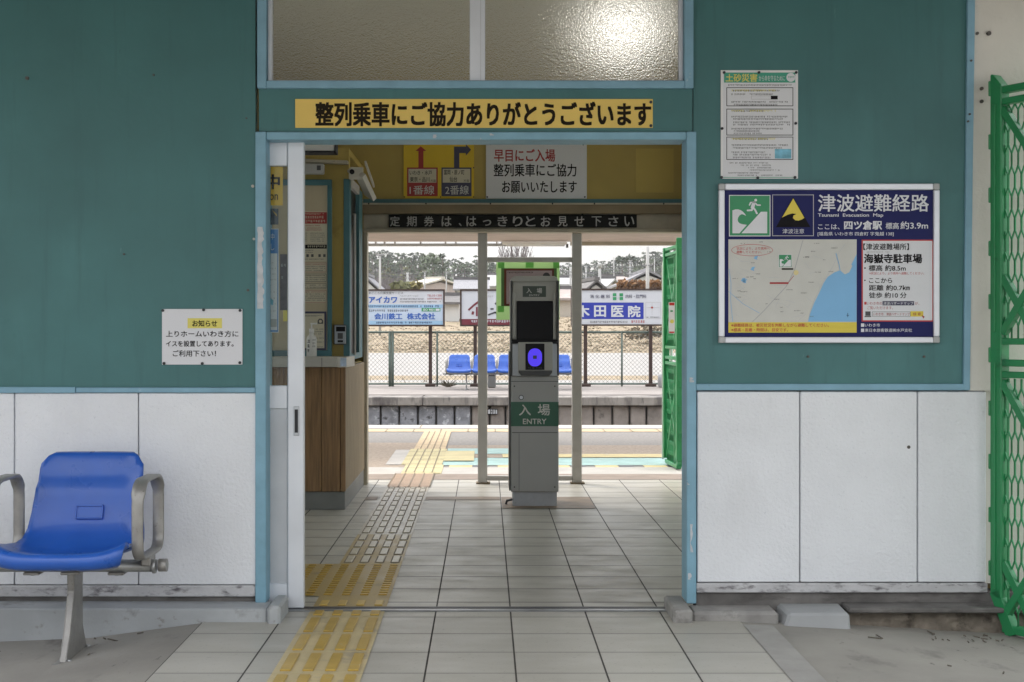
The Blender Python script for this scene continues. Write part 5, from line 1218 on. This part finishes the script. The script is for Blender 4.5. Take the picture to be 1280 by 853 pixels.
hw = M("house_cream_wall", (.46, .42, .36), .85, var=.08, scale=.6); hp = M("house_pinkish_wall", (.46, .39, .36), .85, var=.08, scale=.6); hwh = M("house_white_wall", (.58, .58, .57), .85, var=.06, scale=.6)
rg = M("grey_tile_roof", (.22, .22, .24), .7, var=.25, scale=3, stretch=(6, 1, 1)); rl = M("pale_grey_roof", (.36, .36, .36), .7, var=.15, scale=1.5); rc = M("cream_metal_roof", (.58, .55, .48), .5, var=.08); rdk = M("dark_roof_tile", (.11, .105, .105), .7, var=.2, scale=2); rpk = M("dusty_pink_roof", (.34, .29, .27), .8, var=.15, scale=1.5)
winm = M("house_window", (.05, .06, .07), .25, var=0)
def house(x0, x1, yr, ye, Z, depth, label, wall, roof, ridge='x', rz=0, zb_=2.0, cat="house"):
    """x0,x1 eaves left/right and ridge / eave heights as seen; ridge along x or towards the viewer (y)"""
    a, b = X(x0, Z), X(x1, Z); zr, ze = H(yr, Z), H(ye, Z)
    E_ = thing("village_house", label, cat, ((a + b) / 2, Z + depth / 2, zb_), 0, "houses beyond the railway")
    m = MB(); ov = .35
    m.box(a + ov, b - ov, Z + ov, Z + depth - ov, zb_ - 1, ze - .02, wall)
    if ridge == 'y': m.prism([(a + ov, Z + ov, ze - .02), (b - ov, Z + ov, ze - .02), ((a + b) / 2, Z + ov, zr - .25)], (0, depth - 2 * ov, 0), wall)
    else: m.prism([(a + ov, Z + ov, ze - .02), (a + ov, Z + depth - ov, ze - .02), (a + ov, Z + depth / 2, zr - .25)], (b - a - 2 * ov, 0, 0), wall)
    m.build("wall", E_)
    m = MB(); t_ = .16
    if ridge == 'x':
        for y0 in (Z, Z + depth): m.prism([(a, y0, ze - .1), (a, Z + depth / 2, zr), (a, Z + depth / 2, zr + t_), (a, y0, ze - .1 + t_)], (b - a, 0, 0), roof)
        m.box(a - .05, b + .05, Z + depth / 2 - .2, Z + depth / 2 + .2, zr + .08, zr + .35, rdk if roof is not rc else roof)
    else:
        c = (a + b) / 2
        for x_ in (a, b): m.prism([(x_, Z, ze - .1), (c, Z, zr), (c, Z, zr + t_), (x_, Z, ze - .1 + t_)], (0, depth, 0), roof)
        m.box(c - .2, c + .2, Z - .05, Z + depth + .05, zr + .08, zr + .33, roof)
    m.build("roof", E_)
    n = max(1, int((b - a) / 2.6)); h_ = ze - zb_
    for i in range(n):
        cx = a + (i + .5) * (b - a) / n
        if h_ > 1.6: m = MB(); m.box(cx - .6, cx + .6, Z + ov - .04, Z + ov + .02, ze - min(1.5, h_ * .7), ze - .35, winm); m.build("window", E_)
    E_.rotation_euler = (0, 0, R(rz))
    return E_
house(436, 474, 345, 361, 118, 9, "grey roofed house at the far left, its eave sloping down to the right", hwh, rg, 'y')
house(527, 556, 348.5, 358, 132, 8, "cream roofed house with a pinkish wall above the left billboard", hp, rc, 'x', rz=-38, zb_=2.2)
house(566, 612, 349.5, 362, 118, 9, "grey tiled house just left of the gate frame post", hwh, rg, 'x')
house(606, 640, 343, 358, 145, 10, "plain white walled building behind the left gate post", hwh, rl, 'x', zb_=2.4)
house(548, 580, 371, 379, 92, 6, "low dark tiled house between the first two billboards", hwh, rdk, 'x', zb_=1.7)
house(690, 722, 347, 356, 135, 9, "pale roofed house between machine and right gate post, higher of two", hw, rl, 'x', zb_=2.3)
house(694, 727, 362, 374, 98, 7, "low grey tiled house between machine and right gate post, nearer of two", hw, rpk, 'x', zb_=1.9)
house(724, 750, 352, 361, 105, 8, "small house with a white gable under a dark roof edge", hwh, rdk, 'y', rz=8)
house(738, 776, 348, 359, 125, 10, "wide pale roofed house above the clinic billboard", hw, rl, 'x', rz=-14, zb_=2.2)
house(752, 786, 345, 354, 150, 9, "dusty pink roofed house behind the wide pale roof", hp, rpk, 'x', rz=25, zb_=2.5)
house(776, 846, 340, 355, 112, 12, "large house with a broad white gable behind the thick white pole", hwh, rg, 'y')
house(640, 690, 348, 360, 140, 9, "grey roofed house hidden for the most part by the entry machine", hw, rg, 'x', zb_=2.3)
# trees ------------------------------------------------------------
g1 = M("pine_needles", (.085, .115, .062), .8, var=.2, scale=.8); g2 = M("pine_needles_dark", (.06, .078, .053), .8, var=.3, scale=.8); g3 = M("olive_leaves", (.12, .125, .05), .8, var=.3, scale=.8)
tw1 = M("bare_twigs_grey", (.135, .119, .118), .9, var=.12, scale=.6); tw2 = M("bare_twigs_mauve", (.148, .122, .125), .9, var=.12, scale=.6); bark = M("tree_bark", (.13, .105, .085), .9, var=.2); rust = M("rusty_leaves", (.25, .13, .05), .8, var=.3, scale=.8)
def clump(m, c, rx, rz_, n, mat, sz, r):
    for _ in range(n):
        while True:
            v = Vector((r.uniform(-1, 1), r.uniform(-1, 1), r.uniform(-1, 1)))
            if .15 < v.length < 1: break
        p_ = Vector((c[0] + v.x * rx, c[1] + v.y * rx, c[2] + v.z * rz_)); s_ = sz * r.uniform(.5, 1.3)
        nn = Vector((r.uniform(-1, 1) + v.x * .4, r.uniform(-1, 1) - .2, r.uniform(-1, 1) + .7 + v.z * .3)).normalized(); a = nn.cross(Vector((r.uniform(-1, 1), r.uniform(-1, 1), r.uniform(-1, 1)))).normalized(); b = nn.cross(a)
        m.face([p_ - a * s_, p_ + b * s_ * .6, p_ + a * s_, p_ - b * s_ * .7], mat)
def twigs(m, base, h_, spread, n, mat, r, wd=.10):
    top0 = Vector(base) + Vector((0, 0, h_ * .35)); m.bar(base, top0, .22, .22, bark)
    for _ in range(n):
        a = top0 + Vector((0, 0, r.uniform(-.1, .25) * h_)); d_ = Vector((r.uniform(-1, 1) * spread, r.uniform(-1, 1) * spread, r.uniform(.25, .65) * h_)); e_ = a + d_; m.bar(a, e_, wd, wd * .5, mat)
        for _ in range(4):
            f_ = a + d_ * r.uniform(.4, .95); m.bar(f_, f_ + Vector((r.uniform(-.5, .5) * spread, r.uniform(-.5, .5) * spread, r.uniform(.08, .3) * h_)), wd * .55, wd * .3, mat)
def bare(m, x, Z, ztop, h_, mat, r, n=70):
    """a leafless crown: many fine near-upright twigs fanning out of a short bole"""
    m.bar((x, Z, ztop - h_ * 1.1), (x, Z, ztop - h_ * .55), .16, .16, bark)
    for _ in range(n):
        f_ = r.random(); a = Vector((x + r.gauss(0, .7), Z + r.gauss(0, .5), ztop - h_ * (.15 + .75 * f_) - .6)); d_ = Vector((r.gauss(0, .45) + (a.x - x) * .35, r.gauss(0, .3), r.uniform(.5, 1.5)))
        s_ = Vector((r.uniform(.02, .065), r.uniform(-.03, .03), 0)); m.face([a - s_, a + s_, a + d_ + s_ * .3, a + d_ - s_ * .3], mat)
def wood(name, label, tops, Z0, Z1, seed, kinds):
    """rows of mixed crowns: pines along the top, leafless crowns of fine twigs lower and nearer"""
    r = random.Random(seed); m = MB()
    for row in range(5):
        Zr = Z0 + (Z1 - Z0) * row / 4
        for i in range(len(tops) - 1):
            (xa_, ya), (xb, yb) = tops[i], tops[i + 1]; n = max(1, int((xb - xa_) / 4))
            for k in range(n):
                Z = Zr + r.uniform(-5, 5)
                t_ = (k + r.random()) / n; pxx = xa_ + (xb - xa_) * t_; top = ya + (yb - ya) * t_ + (4 - row) * 7.5 + r.uniform(0, 5) * (row > 2) + r.uniform(-2, 3) * (row <= 2)
                zt2 = H(top, Z); zb2_ = 3.5; x = X(pxx, Z); hh_ = max(2.5, zt2 - zb2_)
                kd = r.choice(kinds[row])
                if kd in (tw1, tw2): bare(m, x, Z, zt2, hh_, kd, r)
                else:
                    m.bar((x, Z, zb2_ - 1), (x, Z, zt2 - .4), .25, .25, bark)
                    q = 0; ww = min(2.6, hh_ * .34)
                    while q < 15:                                     # irregular needle pads set along the boughs
                        f_ = (q / 14) ** .8; rr = (1.0 - .72 * f_) * ww; an = r.uniform(0, 6.28); od = rr * r.uniform(.25, 1.0)
                        c = (x + od * math.cos(an), Z + od * math.sin(an) * .6, zt2 - (1 - f_) * min(hh_ * .75, 6.0) + r.uniform(-.3, .3)); s_ = r.uniform(.35, .95) * (1.05 - .4 * f_)
                        clump(m, c, s_ * 1.3, s_ * .5, 34, kd if r.random() < .8 else g2, .20, r); q += 1
    for _ in range(420):
        pxx = r.uniform(tops[0][0], tops[-1][0]); Z = Z0 - r.uniform(0, 10); bare(m, X(pxx, Z), Z, r.uniform(5.5, 9), 4.5, r.choice((tw1, tw2)), r, 34)
        if r.random() < .5: clump(m, (X(pxx, Z), Z, r.uniform(2.6, 4.5)), 1.4, .7, 26, r.choice((tw1, tw2, g3)), .22, r)
    o = m.build(name, kind="stuff", recalc=False); o["label"] = label; o["category"] = "woodland"
wood("woodland", "far wood of dark pines above bare mauve-grey trees on the left skyline", [(395, 314), (440, 313), (455, 314), (480, 313), (490, 318), (505, 316), (530, 317), (545, 318), (556, 326), (565, 326), (575, 321), (585, 330), (596, 322), (610, 322), (622, 330), (640, 332)], 215, 290, 4, ((tw1, tw2), (tw2, tw1, tw2, g3), (tw1, tw2, tw2, g1), (g1, tw1, g1), (g1, g2, g1)))
wood("woodland", "far dark wooded ridge rising to the right behind the village roofs", [(640, 338), (690, 333), (705, 331), (728, 330), (745, 326), (760, 327), (768, 325), (790, 324), (802, 318), (815, 313), (835, 310), (870, 306), (920, 304)], 240, 320, 8, ((tw1, g3, tw2), (tw1, tw2, g3), (g2, tw1, g1), (g2, g1, tw1), (g2, g1, g2)))
def tree(name, label, pxx, ytop, Z, cr, mat, n, base=3.5, trunk=.16, layers=((0, 1),)):
    r = random.Random(int(pxx)); h_ = H(ytop, Z); x = X(pxx, Z); E_ = thing(name, label, "tree", (x, Z, base), 0)
    m = MB(); m.tube([(x, Z, base), (x + .1, Z, (base + h_) / 2), (x, Z, h_ - cr * .6)], [trunk * 1.4, trunk, trunk * .5], bark, 6); m.build("trunk", E_)
    m = MB()
    for dz, f_ in layers: clump(m, (x + r.uniform(-.3, .3) * cr, Z, h_ - cr * .5 - dz), cr * f_, cr * f_ * .55, n, mat, .28, r)
    m.build("crown", E_, recalc=False)
tree("pine_tree", "small round headed pine standing out on the skyline, left of two", 777.5, 321, 205, .95, g2, 120)
tree("pine_tree", "small leaning pine standing out on the skyline, right of two", 786, 319.5, 205, 1.0, g2, 110)
tree("pine_tree", "gaunt layered pine rising above the left wood", 553, 313, 200, 1.6, g2, 40, layers=((0, .35), (1.1, .8), (2.0, .6), (3.1, .5)))
tree("pine_tree", "broad pine crown at the top of the left wood", 541, 311, 205, 3.2, g1, 160, layers=((0, .5), (1.4, .9), (2.9, 1.05), (4.3, .8)))
tree("shrub_tree", "olive green shrub above the left billboard beside the transformer pole", 503, 353, 108, .75, g3, 150, 1.9, .06, ((0, 1), (.5, .9)))
tree("shrub_tree", "yellowish shrub right of the transformer pole above the left billboard", 517, 352.5, 110, .55, M("yellow_olive_leaves", (.22, .19, .06), .8, var=.3), 110, 1.9, .06)
for i, (pxx, yt, nm) in enumerate(((779, 352, "rusty shrub at the left corner of the large gabled house"), (791, 352, "orange brown clipped shrub, second of the row before the large house"), (800, 353, "orange brown clipped shrub just left of the thick white pole"), (815.5, 353, "orange brown clipped shrub just right of the thick white pole"), (823, 352.5, "orange brown clipped shrub at the right end of the row"))):
    tree("shrub_tree", nm, pxx, yt, 96, .34, rust, 90, 1.8, .04, ((0, 1), (.3, .9)))
r8 = random.Random(2)
for pxx, yt, h_, nm in ((648, 312, 6, "bare twiggy tree on the skyline above the entry machine"), (638, 316, 5, "bare pinkish tree right of the left gate post")):
    Z = 190; E_ = thing("bare_tree", nm, "tree", (X(pxx, Z), Z, 3), 0); m = MB(); twigs(m, (X(pxx, Z), Z, 3), H(yt, Z) - 3, 1.9, 30, tw2, r8, .09); m.build("crown", E_, recalc=False); m = MB(); m.tube([(X(pxx, Z), Z, 3), (X(pxx, Z), Z, 3 + (H(yt, Z) - 3) * .4)], [.22, .14], bark, 6); m.build("trunk", E_)
# dry shrub on the bank
m = MB(); c = (X(812, 70), 70, .9); clump(m, c, 1.0, .35, 260, sprig, .12, r8); clump(m, (c[0] - .7, 70, .8), .6, .3, 120, drygrass, .12, r8); m.build("dry_bush", label="scrubby brown bush on the grass bank below the clinic billboard", cat="bush", loc=(c[0], 70, .5))

# a few overhead wires
wirem = M("overhead_wire", (.10, .10, .11), .6, var=0)
m = MB()
for (xa_, ya, xb, yb, Z) in ((440, 338, 600, 341, 122), (440, 341, 600, 344, 122), (690, 333, 860, 327, 124), (690, 339, 860, 336, 124), (690, 343, 860, 341, 124)):
    pts = []
    for i in range(13):
        f_ = i / 12; p_ = P(xa_ + (xb - xa_) * f_, ya + (yb - ya) * f_, Z); p_.z -= .5 * 4 * f_ * (1 - f_) * .5; pts.append(p_)
    m.tube(pts, .018, wirem, 4)
o_ = m.build("power_lines", label="thin dark overhead wires strung across the village behind the billboards", cat="wires", loc=(0, 122, 8)); o_["kind"] = "stuff"

# dry tufts that roughen the bank and the lot behind the fence
d1_ = M("straw_blade", (.29, .235, .165), .95, var=.08, scale=2); d2_ = M("brown_blade", (.265, .215, .15), .95, var=.1, scale=2); d3_ = M("olive_blade", (.255, .225, .15), .95, var=.1, scale=2)
m = MB(); r = random.Random(21)
for _ in range(2200):
    Z = 62.5 + 36 * r.random() ** 1.4; x = X(r.uniform(400, 900), Z); z = 0 if Z < 62 else (.45 * (Z - 62) / 12 if Z < 74 else .45 + 1.5 * (Z - 74) / 26); kd = r.choice((d1_, d1_, d2_, d2_, d3_)); w_ = r.uniform(.08, .3)
    for _k in range(4):
        xx_ = x + r.uniform(-w_, w_); h_ = r.uniform(.015, .075); m.face([(xx_ - w_ * .22, Z, z - .02), (xx_ + w_ * .22, Z + r.uniform(-.1, .1), z - .02), (xx_ + w_ * .18 + r.uniform(-.1, .1), Z, z + h_), (xx_ - w_ * .14, Z + .05, z + h_ * .7)], kd)
for _ in range(120):
    Z = 29.5 + 3.4 * r.random(); x = X(r.uniform(380, 920), Z); h_ = r.uniform(.0, .09); m.face([(x - .012, Z, -.08), (x + .012, Z, -.08), (x + r.uniform(-.05, .05), Z, h_)], r.choice((d1_, d2_)))
o_ = m.build("dry_grass", kind="stuff", recalc=False); o_["label"] = "dry straw grass on the bank behind the mesh fence"
# twigs and grit swept against the foot of the wall
m = MB(); tw_ = M("grit_and_twigs", (.12, .105, .085), .95, var=.3, scale=40)
for _ in range(46):
    if r.random() < .62: x, y = r.uniform(1.45, 2.15), r.choice((r.uniform(5.30, 5.44), r.uniform(4.7, 5.4)))
    else: x, y = r.uniform(-2.0, -1.3), r.uniform(5.05, 5.42)
    z = -.003 - min(.074, (.13 if x < 0 else .05) * (abs(x) - (1.1 if x < 0 else .99))) + .003; an = r.uniform(0, 3.14); L_ = r.choice((.004, .005, .007, .012, .025)); d_ = Vector((math.cos(an), math.sin(an), 0)) * L_
    m.bar(Vector((x, y, z)) - d_, Vector((x, y, z + .003)) + d_, .004, .004, tw_)
o_ = m.build("grit", kind="stuff", recalc=False); o_["label"] = "twigs and grit lying on the concrete along the wall foot"
# ------------------------------------------------------------------ thin winter haze over the whole place
hz = bpy.data.materials.new("winter_haze"); hz.use_nodes = True; ht_ = hz.node_tree; ht_.nodes.remove(ht_.nodes["Principled BSDF"])
pv = ht_.nodes.new("ShaderNodeVolumePrincipled"); pv.inputs["Color"].default_value = (.93, .94, .96, 1); pv.inputs["Density"].default_value = .0004
ht_.links.new(pv.outputs[0], ht_.nodes["Material Output"].inputs["Volume"])
m = MB(); m.box(-610, 610, -125, 705, -2.3, 42, hz); m.build("haze", kind="stuff")
